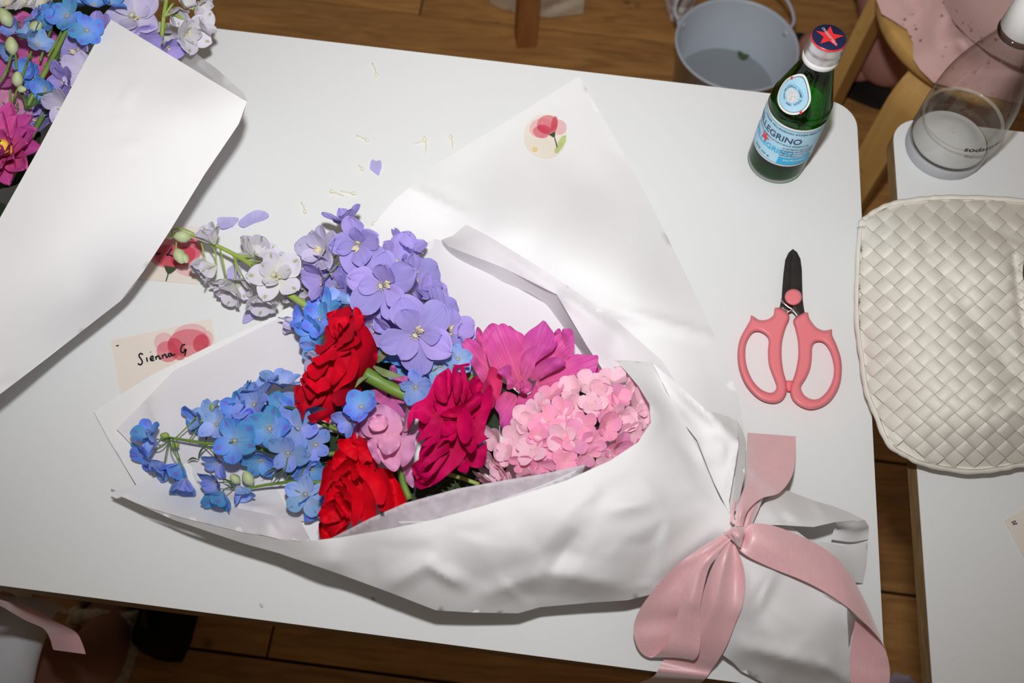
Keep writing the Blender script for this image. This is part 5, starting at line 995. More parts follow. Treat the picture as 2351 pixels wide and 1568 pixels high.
# ------------------------------------------------------------------ floral scissors
SCR = CR(1660, 550, 3.823)
sci = thing('floral_scissors', P(1812, 760), 'pink handled floral scissors with short black blades', 'scissors')
PINKP = M('pink_plastic', (.80, .21, .24), .42, .45, bump=(260, .04)); BLK = M('black_blade', (.018, .016, .015), .38, .5, noise=(60, (.03, .025, .022))); STEEL = M('spring_steel', (.65, .62, .58), .3, .5, metal=.9)
def smc(p, n): return [tuple(q) for q in cr1(p, n, True)]
lh = smc([(455, 600), (500, 597), (550, 625), (580, 660), (580, 700), (550, 770), (520, 890), (515, 1020), (530, 1150), (552, 1230), (560, 1300), (552, 1360), (510, 1415), (440, 1435), (350, 1415), (270, 1360), (190, 1260), (140, 1130), (126, 1000), (145, 880), (195, 780), (235, 710), (245, 668), (270, 675), (320, 705), (390, 700), (440, 665), (448, 630)], 110)
lhh = smc([(245, 830), (285, 804), (330, 808), (380, 840), (400, 885), (393, 980), (400, 1080), (425, 1160), (460, 1250), (468, 1300), (445, 1335), (400, 1342), (330, 1310), (265, 1240), (215, 1130), (197, 1020), (205, 910)], 70)
rh = smc([(650, 672), (700, 642), (745, 640), (752, 668), (770, 710), (820, 770), (880, 797), (930, 792), (956, 788), (960, 840), (1000, 930), (1035, 1040), (1043, 1150), (1025, 1270), (970, 1380), (890, 1455), (780, 1490), (690, 1468), (620, 1415), (590, 1350), (592, 1290), (612, 1230), (640, 1140), (660, 1010), (655, 880), (632, 770), (616, 710)], 110)
rhh = smc([(800, 905), (840, 893), (885, 905), (930, 960), (962, 1050), (973, 1150), (955, 1250), (905, 1340), (840, 1395), (775, 1400), (715, 1365), (686, 1310), (692, 1270), (730, 1210), (765, 1130), (780, 1040), (783, 950)], 70)
inflate('handle', SCR(lh), PINKP, sci, .0005, .0125, 8, [SCR(lhh)], 3.2); inflate('handle', SCR(rh), PINKP, sci, .0005, .0125, 8, [SCR(rhh)], 3.2)
inflate('blade', SCR([(497, 597), (515, 510), (520, 420), (530, 300), (545, 180), (575, 115), (612, 82), (635, 110), (650, 300), (640, 480), (610, 610), (580, 650)]), BLK, sci, .004, .0065, 4, step=5)
inflate('blade', SCR([(612, 82), (650, 110), (680, 170), (692, 260), (696, 420), (700, 530), (716, 640), (652, 672), (600, 560), (590, 400), (596, 200)]), BLK, sci, .0066, .0088, 5, step=5)
inflate('pivot_cap', SCR(ell(617, 505, 75, 72, 0, 36)), PINKP, sci, .008, .0150, 5, step=3)
tube('spring', [P(*q) for q in SCR([(512, 528, .010), (530, 555, .0115), (570, 590, .0115), (605, 612, .0115), (580, 630, .011), (560, 640, .010)])], .0009, STEEL, sci, 24, 6); tube('spring', [P(*q) for q in SCR([(598, 612, .0105), (630, 640, .0105), (652, 672, .010)])], .0009, STEEL, sci, 16, 6)
inflate('handle_catch', SCR([(553, 1236), (612, 1238), (605, 1290), (590, 1335), (565, 1332), (552, 1290)]), PINKP, sci, .002, .0095, 3, step=3)

# ------------------------------------------------------------------ woven leather bag
LEA = M('cream_leather', (.80, .775, .70), .5, .3, noise=(14, (.74, .70, .62)), bump=(420, .10))
bagc = P(2300, 770)
bag = thing('woven_bag', bagc, 'cream leather pouch bag woven in a diagonal basket pattern', 'bag')
BO = [(1978, 525), (1986, 507), (2015, 486), (2054, 470), (2123, 460), (2167, 457), (2253, 458), (2351, 465), (2480, 480), (2600, 520), (2640, 700), (2620, 920), (2520, 1050), (2351, 1062), (2297, 1072), (2219, 1078), (2123, 1061), (2080, 1041), (2043, 1015), (2015, 950), (1993, 894), (1982, 820), (1971, 734), (1972, 625)]
BOs = smc(BO, 90)
rimh = [(u, v, .026) for u, v in BO]
bh = tps(rimh + [(2150, 650, .074), (2250, 600, .078), (2300, 720, .070), (2200, 850, .076), (2300, 950, .074), (2400, 700, .070), (2500, 760, .07), (2100, 560, .060), (2080, 800, .062), (2130, 970, .056), (2340, 780, .064), (2330, 600, .074), (2330, 860, .068)])
def bag_h(u, v):
    u = np.atleast_1d(u).astype(float); v = np.atleast_1d(v).astype(float); h = bh(u, v)
    # soft gather running towards the opening
    for (x0, y0, x1, y1, amp, wd) in ((2120, 560, 2310, 840, -.006, 60), (2290, 930, 2350, 870, -.008, 40), (2230, 500, 2351, 560, -.005, 40), (2330, 590, 2360, 800, -.012, 26)):
        a = np.array([x0, y0]); ab = np.array([x1 - x0, y1 - y0]); q = np.stack([u, v], 1) - a; t = np.clip((q @ ab) / (ab @ ab), 0, 1); d = np.sqrt(((q - t[:, None] * ab) ** 2).sum(1)); h = h + amp * np.clip(1 - d / wd, 0, 1) ** 2
    return h
V, F, loops = tri(BOs, 26); hh = bag_h(V[:, 0], V[:, 1]); n = len(V)
d_ = np.clip(bdist(loops, V[:, 0], V[:, 1]) / 60, 0, 1)
vs = [P(a, b, c - .0030 - .002 * e) for (a, b), c, e in zip(V, hh, d_)] + [P(a, b, .026 - .0235 * math.sqrt(1 - (1 - e) ** 2)) for (a, b), e in zip(V, d_)]
mk('lining_body', vs, [tuple(int(k) for k in f[::-1]) for f in F] + [tuple(int(k) + n for k in f) for f in F], LEA, bag)
ax_, bx_ = np.array([23.4, 20.8]), np.array([23.4, -20.8]); org = np.array([2216.0, 906.0])
BOn = np.array(BOs)
cells = []
for i in range(-26, 27):
    for j in range(-26, 27):
        c = org + ax_ * i + bx_ * j
        if c[0] < 1940 or c[0] > 2660 or c[1] < 430 or c[1] > 1100: continue
        cells.append((i, j, c))
cc = np.array([c for *_, c in cells]); ins = inside(BOn, cc[:, 0], cc[:, 1]); dd = bdist([BOn], cc[:, 0], cc[:, 1])
for (i, j, c), ok, dq in zip(cells, ins, dd):
    if not ok or dq < 7: continue
    s_, t_ = (ax_, bx_) if (i + j) % 2 == 0 else (bx_, ax_)
    qs = np.linspace(-.58, .58, 6); qt = np.linspace(-.475, .475, 5)
    pts = [(c + s_ * p + t_ * q, p, q) for p in qs for q in qt]
    U = np.array([p[0][0] for p in pts]); W_ = np.array([p[0][1] for p in pts]); hb_ = bag_h(U, W_)
    e = bdist([BOn], U, W_); inn = inside(BOn, U, W_)
    G = []; k = 0
    cen = BOn.mean(0)
    for p in range(6):
        row = []
        for q in range(5):
            pp, qq = pts[k][1], pts[k][2]
            dz = .0026 * (1 - (abs(pp) / .58) ** 4) - .0016 - .0004 * (abs(qq) / .475) ** 6
            u_, v_ = U[k], W_[k]; h_ = hb_[k] + dz
            if not inn[k]:
                a_ = BOn[((BOn - np.array([u_, v_])) ** 2).sum(1).argmin()]; u_, v_ = a_; h_ = .024
            row.append(P(u_, v_, h_)); k += 1
        G.append(row)
    grid('leather_strip', G, LEA, bag)
bag['label'] = 'cream leather pouch bag woven in a diagonal basket pattern'
pp = cr1(BO, 120, True)
tube('edge_piping', [P(u, v, .021) for u, v in list(pp) + [pp[0]]], [.0034 + .0009 * abs(math.sin(k * .9)) for k in range(121)], LEA, bag, 220, 8)
mk('opening_shade_patch', [P(u, v, float(bag_h(u, v)[0]) + .0040) for u, v in ell(2356, 612, 7, 30, 8, 16)], [tuple(range(16))[::-1]], M('opening_shade', (.06, .045, .03), .8), bag, smooth=False)  # dark patch laid on the leather, painting the shade inside the opening

# ------------------------------------------------------------------ cards on the table
CARD = M('beige_card', (.74, .66, .58), .65, .2, noise=(16, (.78, .71, .64)))
def stroke(name, pts, wpx, hz, parent, place=P):
    p = cr1(pts, len(pts) * 5); m = len(p); L_, R_ = [], []
    for i in range(m):
        t = p[min(i + 1, m - 1)] - p[max(i - 1, 0)]; t = t / (np.linalg.norm(t) + 1e-9); nn = np.array([-t[1], t[0]]) * wpx * .5 * (1 - .3 * (i in (0, m - 1)))
        L_.append(place(*(p[i] + nn), hz)); R_.append(place(*(p[i] - nn), hz))
    return grid(name, [L_, R_], INK, parent, smooth=False)
def card(name, corners, label, h=.0007, cat='card'):
    t = thing(name, P(*np.mean(corners, 0)), label, cat)
    n = len(corners); vs = [P(u, v, h) for u, v in corners] + [P(u, v, .0001) for u, v in corners]
    mk('card_sheet', vs, [tuple(range(n))[::-1], tuple(range(n, 2 * n))] + [(i, (i + 1) % n, (i + 1) % n + n, i + n) for i in range(n)], CARD, t, smooth=False)
    return t
c1 = card('name_card', [(254, 782), (486, 731), (515, 880), (283, 934)], 'beige name card with a pink poppy lettered Sienna G')
q1 = lambda l: CR(200, 700, 3.408)(l)
for k, (poly, mt) in enumerate([(ell(600, 292, 76, 76), WPALE), (ell(805, 232, 135, 84, -8), WPALE), (ell(935, 268, 52, 70), WPALE), (ell(800, 300, 165, 112), WMID), (ell(630, 365, 88, 82, 20), WMID), (ell(700, 345, 62, 95, -30), WDEEP), (ell(890, 300, 60, 72, 20), WDEEP)]): decal('printed_petal', q1(poly), mt, c1, lambda u, v, k=k: .0009 + .00006 * k)
for (a, b) in ((230, 318), (243, 316), (238, 322)): decal('printed_mark', q1(ell(a, b, 6, 4)), INK, c1, lambda u, v: .0010)
q2 = lambda l: CR(300, 460, 3.92)(l)
for st in ([(112, 1385), (86, 1378), (75, 1400), (95, 1430), (105, 1455), (90, 1478), (63, 1468)], [(143, 1412), (147, 1435), (152, 1452)], [(176, 1364), (182, 1366)], [(176, 1432), (202, 1418), (196, 1400), (178, 1415), (184, 1440), (214, 1436)], [(224, 1402), (231, 1434)], [(230, 1412), (250, 1398), (262, 1426), (276, 1418)], [(283, 1390), (290, 1422)], [(289, 1400), (311, 1385), (322, 1412), (336, 1404)], [(366, 1380), (345, 1378), (340, 1398), (358, 1402), (368, 1382), (377, 1396), (402, 1382)], [(492, 1298), (470, 1300), (452, 1330), (455, 1364), (475, 1368), (492, 1350), (484, 1346), (498, 1342), (492, 1375), (488, 1396)]):
    stroke('ink_stroke', q2(st), 3.4, .0017, c1)
c2 = card('name_card', [(300, 640), (455, 653), (468, 522), (313, 509)], 'beige poppy card half hidden under the rolled paper wrapper')
for k, (poly, mt) in enumerate([(ell(560, 640, 150, 50, 5), WPALE), (ell(400, 470, 240, 145, -5), WMID), (ell(520, 420, 120, 120), WMID), (ell(340, 500, 130, 100, 15), WDEEP), (ell(470, 500, 120, 80, -20), WDEEP), ([(300, 585), (420, 605), (400, 630), (360, 660), (330, 660), (310, 620)], WDARK), ([(334, 655), (346, 655), (322, 728), (312, 728)], WDARK)]): decal('printed_petal', q2(poly), mt, c2, lambda u, v, k=k: .0009 + .00006 * k)
for st in ([(150, 470), (175, 455), (185, 480), (200, 440), (205, 482), (225, 458), (240, 482), (268, 474)], [(372, 432), (350, 465), (325, 492), (350, 490), (378, 505)]): stroke('ink_stroke', q2(st), 3.4, .0017, c2)
c3 = card('name_card', [(2306, 1195), (2400, 1138), (2470, 1270), (2376, 1330)], 'beige card lying on the side table near the woven bag')
for (a, b) in ((2325, 1199), (2330, 1197), (2328, 1203), (2333, 1202)): decal('printed_mark', ell(a, b, 2.6, 2.2), M('card_mark', (.12, .09, .14), .6), c3, lambda u, v: .0011)

# ------------------------------------------------------------------ fallen petals and bits
FALL = PM('fallen_lilac_petal', (.56, .52, .82), (.50, .46, .80), (.36, .30, .70), .3)
def fallen(pl, label, inner=(), mat=FALL):
    o = sheet('fallen_petal', pl, inner, mat, None, 5, .001, 20, 5, hmin=.0004, smooth=40); return tag(o, label, 'petal')
fallen(CR(300, 460, 3.92)([(785, 155, .004), (870, 150, .001), (970, 158, .005), (940, 210, .002), (905, 237, .003), (820, 255, .006), (784, 205, .003)]), 'folded lilac petal lying left of the longer loose petal')
fallen(CR(300, 460, 3.92)([(968, 200, .003), (1040, 130, .006), (1130, 88, .004), (1210, 100, .003), (1245, 135, .004), (1200, 175, .002), (1090, 215, .001), (1010, 242, .004)]), 'long curved lilac petal fallen on the white table', [(300 + 1090 / 3.92, 460 + 160 / 3.92, .0005)])
fallen(CR(700, 120, 3.135)([(470, 800, .004), (485, 770, .003), (510, 782, .001), (545, 778, .003), (552, 820, .004), (540, 860, .002), (532, 885, .001), (505, 870, .001), (470, 835, .003)]), 'small round lilac petal lying alone on the table')
fallen(CR(300, 460, 3.92)([(1005, 1095, .004), (1030, 1000, .012), (1090, 985, .010), (1170, 1030, .006), (1100, 1070, .003), (1040, 1105, .002)]), 'violet petal fallen under the white delphinium spray')
fallen(CR(300, 460, 3.92)([(870, 620, .004), (960, 580, .012), (1000, 640, .006), (960, 720, .003), (880, 755, .003)]), 'violet petal lying behind the white delphinium bells')
CREAM = M('cream_stamen', (.72, .68, .42), .6, noise=(300, (.80, .78, .66)))
for (u0, v0, u1, v1) in ((855, 145, 864, 172), (818, 311, 843, 322), (948, 330, 975, 322), (975, 318, 978, 352), (1035, 315, 1039, 340), (824, 380, 832, 388), (762, 440, 788, 450), (782, 439, 812, 444), (692, 465, 700, 486), (858, 513, 868, 503)):
    t = thing('fallen_stamen', P(u0, v0), 'tiny cream flower stamen fallen on the white table', 'stamen', 'stamens scattered on the table')
    ptube('filament', [(u0, v0, .0012), ((u0 + u1) / 2 + 2, (v0 + v1) / 2, .0014), (u1, v1, .0012)], 1.4, CREAM, t, 8, 5)
    k = RNG.random() < .5; a, b = (u0, v0) if k else (u1, v1); bud(t, a, b, .0018, 11, (u1 - u0, v0 - v1, 0), CREAM, 3.6, 'anther')
for (u, v, lab_) in ((600, 1390, 'tiny dark green leaf clipping near the front table edge'), (857, 1374, 'thin green clipping in the shadow of the wrapper')):
    tag(leafpx('leaf_clipping', (u - 4, v - 4, .0006), (u + 4, v + 5, .0006), 5, LEAF, None, 0), lab_, 'clipping')

# ------------------------------------------------------------------ bucket on the floor
bk = Vector((.362, 1.325, 0))
bu = thing('bucket', bk, 'pale blue grey metal bucket with a little water on the floor', 'bucket')
BKM = M('pale_grey_enamel', (.66, .72, .80), .4, .45, noise=(9, (.60, .66, .74)))
lathe('wall', [(.001, .004), (.078, .004), (.080, .000), (.083, .006), (.086, .030), (.090, .034), (.108, .188), (.111, .190), (.1125, .193), (.111, .196), (.1085, .195), (.1065, .190), (.0895, .045), (.0865, .040), (.0835, .012), (.001, .010)], BKM, bu, bk, 72)
lathe('water', [(.0005, .085), (.0937, .085)], M('bucket_water', (.40, .44, .47), .06, .6, alpha=.75), bu, bk, 60)
ear = [bk + Vector((.111 * math.cos(a), .111 * math.sin(a), .180)) for a in (math.radians(28), math.radians(152))]
arc = [ear[0], ear[0] + Vector((.012, .03, .004)), ear[0] + Vector((-.002, .075, .010)), bk + Vector((.055, .165, .20)), bk + Vector((0, .180, .205)), bk + Vector((-.055, .165, .20)), ear[1] + Vector((.002, .075, .010)), ear[1] + Vector((-.012, .03, .004)), ear[1]]
tube('bail_handle', arc, .0032, BKM, bu, 60, 8)
for e_ in ear: lathe('handle_ear', [(.001, -.006), (.008, -.006), (.008, .006), (.001, .006)], BKM, bu, e_, 12)
wl = PF(1707, 123, .087); lf = mk('floating_leaf', [wl + X_ * (4 * .0007) * math.cos(a) * 4 + Vector((0, 1, 0)) * .016 * math.sin(a) + Vector((0, 0, .002 * math.cos(2 * a))) for a in np.linspace(0, 6.283, 15)[:-1]], [tuple(range(14))], LEAF, None); tag(lf, 'small green leaf floating in the bucket water', 'leaf')

# ------------------------------------------------------------------ round bent-leg stool with a seated person
def sweep(name, path, wdir, w_, t_, mat, parent, n=30):
    p = cr1(path, n); wdir = Vector(wdir).normalized(); G = []
    for i in range(n):
        t = Vector(p[min(i + 1, n - 1)] - p[max(i - 1, 0)]).normalized(); nrm = t.cross(wdir).normalized()
        G.append([Vector(p[i]) + wdir * w_ * a + nrm * t_ * b for a, b in ((-.5, -.5), (.5, -.5), (.5, .5), (-.5, .5))])
    vs = [q for r in G for q in r]; fs = [(0, 1, 2, 3)[::-1]] + [tuple((n - 1) * 4 + k for k in range(4))]
    for i in range(n - 1):
        for k in range(4): a, b = i * 4 + k, i * 4 + (k + 1) % 4; fs.append((a, b, b + 4, a + 4))
    o = mk(name, vs, fs, mat, parent, smooth=False); m = o.modifiers.new('bevel', 'BEVEL'); m.width = .002; m.segments = 2; return o
scn = Vector((.696, 1.190, 0))
stl = thing('round_stool', scn, 'round birch stool with bent wooden legs under the seated person', 'stool')
lathe('seat', [(.001, .412), (.172, .412), (.178, .415), (.180, .422), (.180, .436), (.177, .440), (.001, .440)], BIRCH, stl, scn, 72)
for k in range(4):
    a = math.radians(45 + 90 * k); d = Vector((math.cos(a), math.sin(a), 0)); wv = Vector((-d.y, d.x, 0))
    sweep('leg', [scn + d * r + Vector((0, 0, z)) for r, z in ((.05, .392), (.12, .392), (.155, .386), (.172, .362), (.176, .32), (.178, .2), (.180, .0))], wv, .052, .024, BIRCH, stl)
SKIN = M('skin', (.60, .31, .27), .5, .35, noise=(20, (.55, .27, .23)))
def skin_body(name, V_, E_, R_, mat, parent, root=0, sub=2):
    me = bpy.data.meshes.new(name); c = Vector(V_[root]); me.from_pydata([Vector(v) - c for v in V_], E_, []); me.materials.append(mat)
    o = bpy.data.objects.new(name, me); link(o, parent); o.location = c - WP[parent.name]; WP[o.name] = c
    m = o.modifiers.new('skin', 'SKIN'); m.use_smooth_shade = True
    for i, r in enumerate(R_):
        sv = me.skin_vertices[0].data[i]; sv.radius = r if hasattr(r, '__len__') else (r, r); sv.use_root = (i == root)
    s2 = o.modifiers.new('sub', 'SUBSURF'); s2.levels = sub; s2.render_levels = sub
    return o
def hand(V, E, R, wrist, d, side):
    """palm, four fingers and a thumb grown on from vertex index wrist, slightly curled"""
    d = Vector(d).normalized(); s = Vector(side).normalized(); dn = Vector((0, 0, -1)); w0 = Vector(V[wrist]); n = len(V)
    V += [w0 + d * .045, w0 + d * .085]; E += [(wrist, n), (n, n + 1)]; R += [(.034, .017), (.036, .015)]
    for k, (o_, L_) in enumerate(((-.030, .062), (-.010, .074), (.010, .070), (.030, .054))):
        m_ = len(V); b_ = w0 + d * .092 + s * o_
        V += [b_, b_ + d * L_ * .5 + dn * .004, b_ + d * L_ + dn * .016]; E += [(n + 1, m_), (m_, m_ + 1), (m_ + 1, m_ + 2)]; R += [.0095, .009, .0075]
    m_ = len(V); V += [w0 + d * .040 - s * .042, w0 + d * .072 - s * .058 + dn * .008]; E += [(n, m_), (m_, m_ + 1)]; R += [.011, .009]
pa = thing('person', (.70, 1.25, 0), 'person in a pale pink eyelet dress and black sandals seated on the stool', 'person')
hip = Vector((.71, 1.17, .56)); kn = Vector((.42, 1.57, .49)); an = Vector((.685, 1.405, .085)); fwd = Vector((-.79, .61, 0)); sd = Vector((.61, .79, 0))
PV = [hip, hip + Vector((.02, -.02, .18)), hip + Vector((.02, -.02, .36)), hip + Vector((0, 0, .50)), hip + Vector((-.02, .02, .60)), hip + Vector((-.04, .04, .72)),
      hip - sd * .06 + fwd * .06, hip * .5 + kn * .5 - Vector((0, 0, -.02)), kn, kn * .55 + an * .45 + Vector((.03, -.03, .02)), an + Vector((0, 0, .02)), an + Vector((.012, -.012, -.045)), an + fwd * .07 + Vector((0, 0, -.045)), an + fwd * .14 + Vector((0, 0, -.058)), an + fwd * .19 + Vector((0, 0, -.062))]
o2_ = sd * .24
PV += [hip + sd * .06 + fwd * .06] + [v + o2_ for v in PV[7:15]]
PV += [hip + Vector((0, 0, .46)) - sd * .17, hip + Vector((0, 0, .24)) - sd * .22 + fwd * .06, hip + Vector((0, 0, .13)) - sd * .10 + fwd * .22, hip + Vector((0, 0, .46)) + sd * .17, hip + Vector((0, 0, .24)) + sd * .22 + fwd * .06, hip + Vector((0, 0, .13)) + sd * .10 + fwd * .22]
PE = [(0, 1), (1, 2), (2, 3), (3, 4), (4, 5), (0, 6), (6, 7), (7, 8), (8, 9), (9, 10), (10, 11), (10, 12), (12, 13), (13, 14), (0, 15), (15, 16), (16, 17), (17, 18), (18, 19), (19, 20), (19, 21), (21, 22), (22, 23), (3, 24), (24, 25), (25, 26), (3, 27), (27, 28), (28, 29)]
lr = [.075, .068, .055, .050, .042, .040, .040, .040, .028]
PR = [.10, .095, .11, .06, .05, .085] + lr + lr + [.05, .04, .032, .05, .04, .032]
hand(PV, PE, PR, 26, fwd, sd); hand(PV, PE, PR, 29, fwd, -sd)
skin_body('body', PV, PE, PR, SKIN, pa)
BLKL = M('black_sandal', (.015, .014, .014), .5, .4)
def sole(parent, heel, d, L, w_, z1, mat, name):
    s = Vector((-d.y, d.x, 0)); o = []
    for t in np.linspace(0, 2 * math.pi, 24, endpoint=False):
        x = .5 - .5 * math.cos(t); o.append(heel + d * L * x + s * w_ * math.sin(t) * (.72 + .35 * x) * .5)
    vs = [q + Vector((0, 0, .002)) for q in o] + [q + Vector((0, 0, z1)) for q in o]; n = 24
    return mk(name, vs, [tuple(range(n))[::-1], tuple(range(n, 2 * n))] + [(i, (i + 1) % n, (i + 1) % n + n, i + n) for i in range(n)], mat, parent, smooth=False)
for off in (Vector((0, 0, 0)), o2_):
    h_ = Vector((an.x, an.y, 0)) - fwd * .055 + off; sole(pa, h_, fwd, .275, .105, .014, BLKL, 'sandal_sole')
    c_ = an + fwd * .13 + off; s_ = Vector((-fwd.y, fwd.x, 0)); tube('sandal_strap', [Vector((c_.x, c_.y, .008)) - s_ * .046, Vector((c_.x, c_.y, .052)) - s_ * .030, Vector((c_.x, c_.y, .064)), Vector((c_.x, c_.y, .052)) + s_ * .030, Vector((c_.x, c_.y, .008)) + s_ * .046], .010, BLKL, pa, 24, 8)
m, nt, b, out = nmat('pink_eyelet_cloth'); N = nt.nodes; L_ = nt.links
tc = N.new('ShaderNodeTexCoord'); v1 = N.new('ShaderNodeTexVoronoi'); v1.inputs['Scale'].default_value = 95; L_.new(tc.outputs['Object'], v1.inputs['Vector']); n1 = N.new('ShaderNodeTexNoise'); n1.inputs['Scale'].default_value = 22; L_.new(tc.outputs['Object'], n1.inputs['Vector'])
mr = N.new('ShaderNodeMapRange'); mr.inputs[1].default_value = .16; mr.inputs[2].default_value = .26; mr.inputs[3].default_value = 1; mr.inputs[4].default_value = 0; L_.new(v1.outputs['Distance'], mr.inputs[0])
m2 = N.new('ShaderNodeMapRange'); m2.inputs[1].default_value = .52; m2.inputs[2].default_value = .60; L_.new(n1.outputs['Fac'], m2.inputs[0]); mm = N.new('ShaderNodeMath'); mm.operation = 'MULTIPLY'; L_.new(mr.outputs[0], mm.inputs[0]); L_.new(m2.outputs[0], mm.inputs[1])
mx = N.new('ShaderNodeMixRGB'); L_.new(mm.outputs[0], mx.inputs[0]); mx.inputs[1].default_value = (.88, .57, .54, 1); mx.inputs[2].default_value = (.30, .14, .13, 1); L_.new(mx.outputs[0], b.inputs['Base Color']); b.inputs['Roughness'].default_value = .8; b.inputs['Specular IOR Level'].default_value = .15; b.inputs['Sheen Weight'].default_value = .3
DRESS = m
sheet('dress_skirt', [(2010, -60, .475), (2012, 0, .462), (2024, 32, .456), (2048, 46, .454), (2082, 68, .452), (2096, 100, .450), (2097, 136, .448), (2112, 160, .442), (2143, 190, .430), (2240, 215, .405), (2350, 240, .39), (2460, 245, .39), (2560, 120, .5), (2500, -60, .60), (2350, -200, .66), (2150, -220, .62), (2040, -160, .54)], [(2200, 40, .50), (2300, 0, .56), (2150, 100, .475), (2250, 120, .48), (2200, -80, .56), (2350, 100, .50)], DRESS, pa, 14, .012, 60, 77, creases=[(2185, 75, 2300, -20, -.030, 34), (2190, 82, 2236, 130, .014, 26), (2060, 45, 2140, -10, .008, 12), (2250, 12, 2290, -30, .03, 22)], hmin=None, place=PF, over=(scn, .200, .4435))
V_ = []
dressb = lathe('dress_bodice', [(.15, -.06), (.16, .0), (.135, .12), (.12, .20), (.13, .30), (.145, .38), (.12, .46), (.07, .50)], DRESS, pa, hip + Vector((.015, -.015, 0)), 28, sub=2)
G = []
for f_, hw, hh_ in ((-.02, .150, .095), (.08, .160, .100), (.20, .175, .098), (.31, .190, .092)):
    c_ = hip + fwd * f_ + sd * (.10 * max(0, f_) / .31) + Vector((0, 0, -.004 - .04 * f_))
    G.append([c_ + sd * hw * math.cos(a) + Vector((0, 0, hh_ * math.sin(a) * (1 if math.sin(a) > 0 else .55))) for a in np.linspace(-.35, math.pi + .35, 22)])
grid('dress_lap', [[Vector((q.x, q.y, max(q.z, .4435))) if (q - scn).to_2d().length < .2 else q for q in r] for r in G], DRESS, pa)
hairm = M('dark_hair', (.06, .035, .02), .5, .4)
lathe('hair', [(.04, -.10), (.085, -.08), (.10, -.02), (.102, .04), (.08, .09), (.04, .115), (.001, .12)], hairm, pa, PV[5] + Vector((.02, -.02, .01)), 20, sub=2)

# ------------------------------------------------------------------ wooden stool leg, canvas bag and shoe beyond the table
ws = thing('wooden_stool', Vector((-.02, 1.73, 0)), 'reddish brown wooden stool with square legs beside the canvas bag', 'stool')
for (dx, dy) in ((0, -.246), (.246, 0), (0, .246), (-.246, 0)):
    box('leg', Vector((-.02 + dx, 1.73 + dy, .22)), Vector((.98, .2, 0)).normalized(), Vector((-.2, .98, 0)).normalized(), (.021, .021, .22), LEGWOOD, ws, .003)
box('seat', Vector((-.02, 1.73, .46)), Vector((.7071, .7071, 0)), Vector((-.7071, .7071, 0)), (.20, .20, .02), LEGWOOD, ws, .006)
CANV = M('cream_canvas', (.62, .52, .40), .8, .15, noise=(8, (.55, .45, .33)), bump=(200, .2))
cb = thing('canvas_bag', PF(1235, -40), 'cream canvas bag slumped on the floor behind the wooden stool leg', 'bag')
sheet('bag_front', [(1126, 8, .004), (1150, 20, .004), (1182, 29, .004), (1262, 41, .004), (1338, 32, .004), (1344, -10, .05), (1352, -120, .16), (1240, -150, .20), (1120, -130, .18), (1122, -30, .06)], [(1240, -30, .10), (1200, 5, .045), (1290, 10, .045)], CANV, cb, 10, .008, 30, 7, creases=[(1248, 25, 1330, -8, -.015, 14)], hmin=.003, place=PF)
sheet('bag_back', [(1122, -30, .06), (1120, -130, .18), (1240, -150, .20), (1352, -120, .16), (1344, -10, .05), (1360, -150, .003), (1240, -190, .003), (1110, -170, .003)], [], CANV, cb, 14, 0, 30, 7, hmin=.003, place=PF)
sh = thing('shoe', PF(1548, 20), 'pale pink shoe with white toe and dark strap behind the bucket', 'shoe')
def UPR(u, v, z): return PF(u, v, 0) + Vector((0, 0, z))
inflate('sole', [(1532, 45), (1536, 56), (1545, 62), (1562, 63), (1582, 55), (1590, 35), (1600, 0), (1610, -60), (1596, -110), (1560, -112), (1536, -80), (1516, -20), (1524, 15)], M('shoe_sole', (.62, .52, .50), .6), sh, .001, .022, 4, step=7, place=UPR)
inflate('upper', [(1530, 42), (1538, 52), (1562, 56), (1580, 45), (1590, 20), (1600, -10), (1606, -60), (1592, -100), (1562, -102), (1540, -75), (1520, -20), (1524, 15)], M('pink_shoe_leather', (.60, .50, .49), .6, noise=(30, (.52, .43, .42))), sh, .018, .075, 26, step=6, place=UPR)
inflate('toe_cap', [(1532, 46), (1540, 55), (1562, 58), (1574, 48), (1566, 42), (1540, 42)], M('white_toe', (.72, .70, .76), .45), sh, .018, .050, 9, step=3, place=UPR)
inflate('strap', [(1546, 10), (1552, 20), (1580, 18), (1598, 8), (1594, -2), (1560, 4)], BLKL, sh, .05, .088, 8, step=3, place=UPR)

# ------------------------------------------------------------------ near side: second person's lap and foot, bag, frill, hanging ribbon
pb = thing('person', PF(150, 1560), 'person in white clothes and a cream knitted slipper at the near table side', 'person')
CLOTH = M('white_cloth', (.66, .67, .70), .8, .15, noise=(10, (.60, .61, .65)))
kb = Vector((-.530, .205, .095)); tb = Vector((-.552, .288, .035)); hb = Vector((-.61, -.30, .565))
BSK = M('skin_brown', (.30, .15, .11), .5, .35)
kr = Vector((-.53, .135, .435)); kl = Vector((-.70, .12, .435))
BV = [hb, hb + Vector((0, -.01, .19)), hb + Vector((0, -.01, .36)), hb + Vector((0, 0, .50)), hb + Vector((0, .02, .60)), hb + Vector((0, .03, .71)),
      hb + Vector((.07, .06, 0)), kr, kr * .5 + kb * .5 + Vector((0, -.015, 0)), kb, kb + Vector((0, -.010, -.055)), Vector((-.542, .250, .050)), tb, tb + Vector((.002, .045, -.010)),
      hb + Vector((-.07, .06, 0)), kl, Vector((-.705, .13, .26)), Vector((-.71, .16, .09)), Vector((-.71, .145, .038)), Vector((-.71, .21, .046)), Vector((-.71, .26, .034)), Vector((-.71, .30, .028)),
      hb + Vector((.18, 0, .46)), hb + Vector((.21, .02, .24)), hb + Vector((.10, .21, .145)), hb + Vector((-.18, 0, .46)), hb + Vector((-.21, .02, .24)), hb + Vector((-.10, .21, .145))]
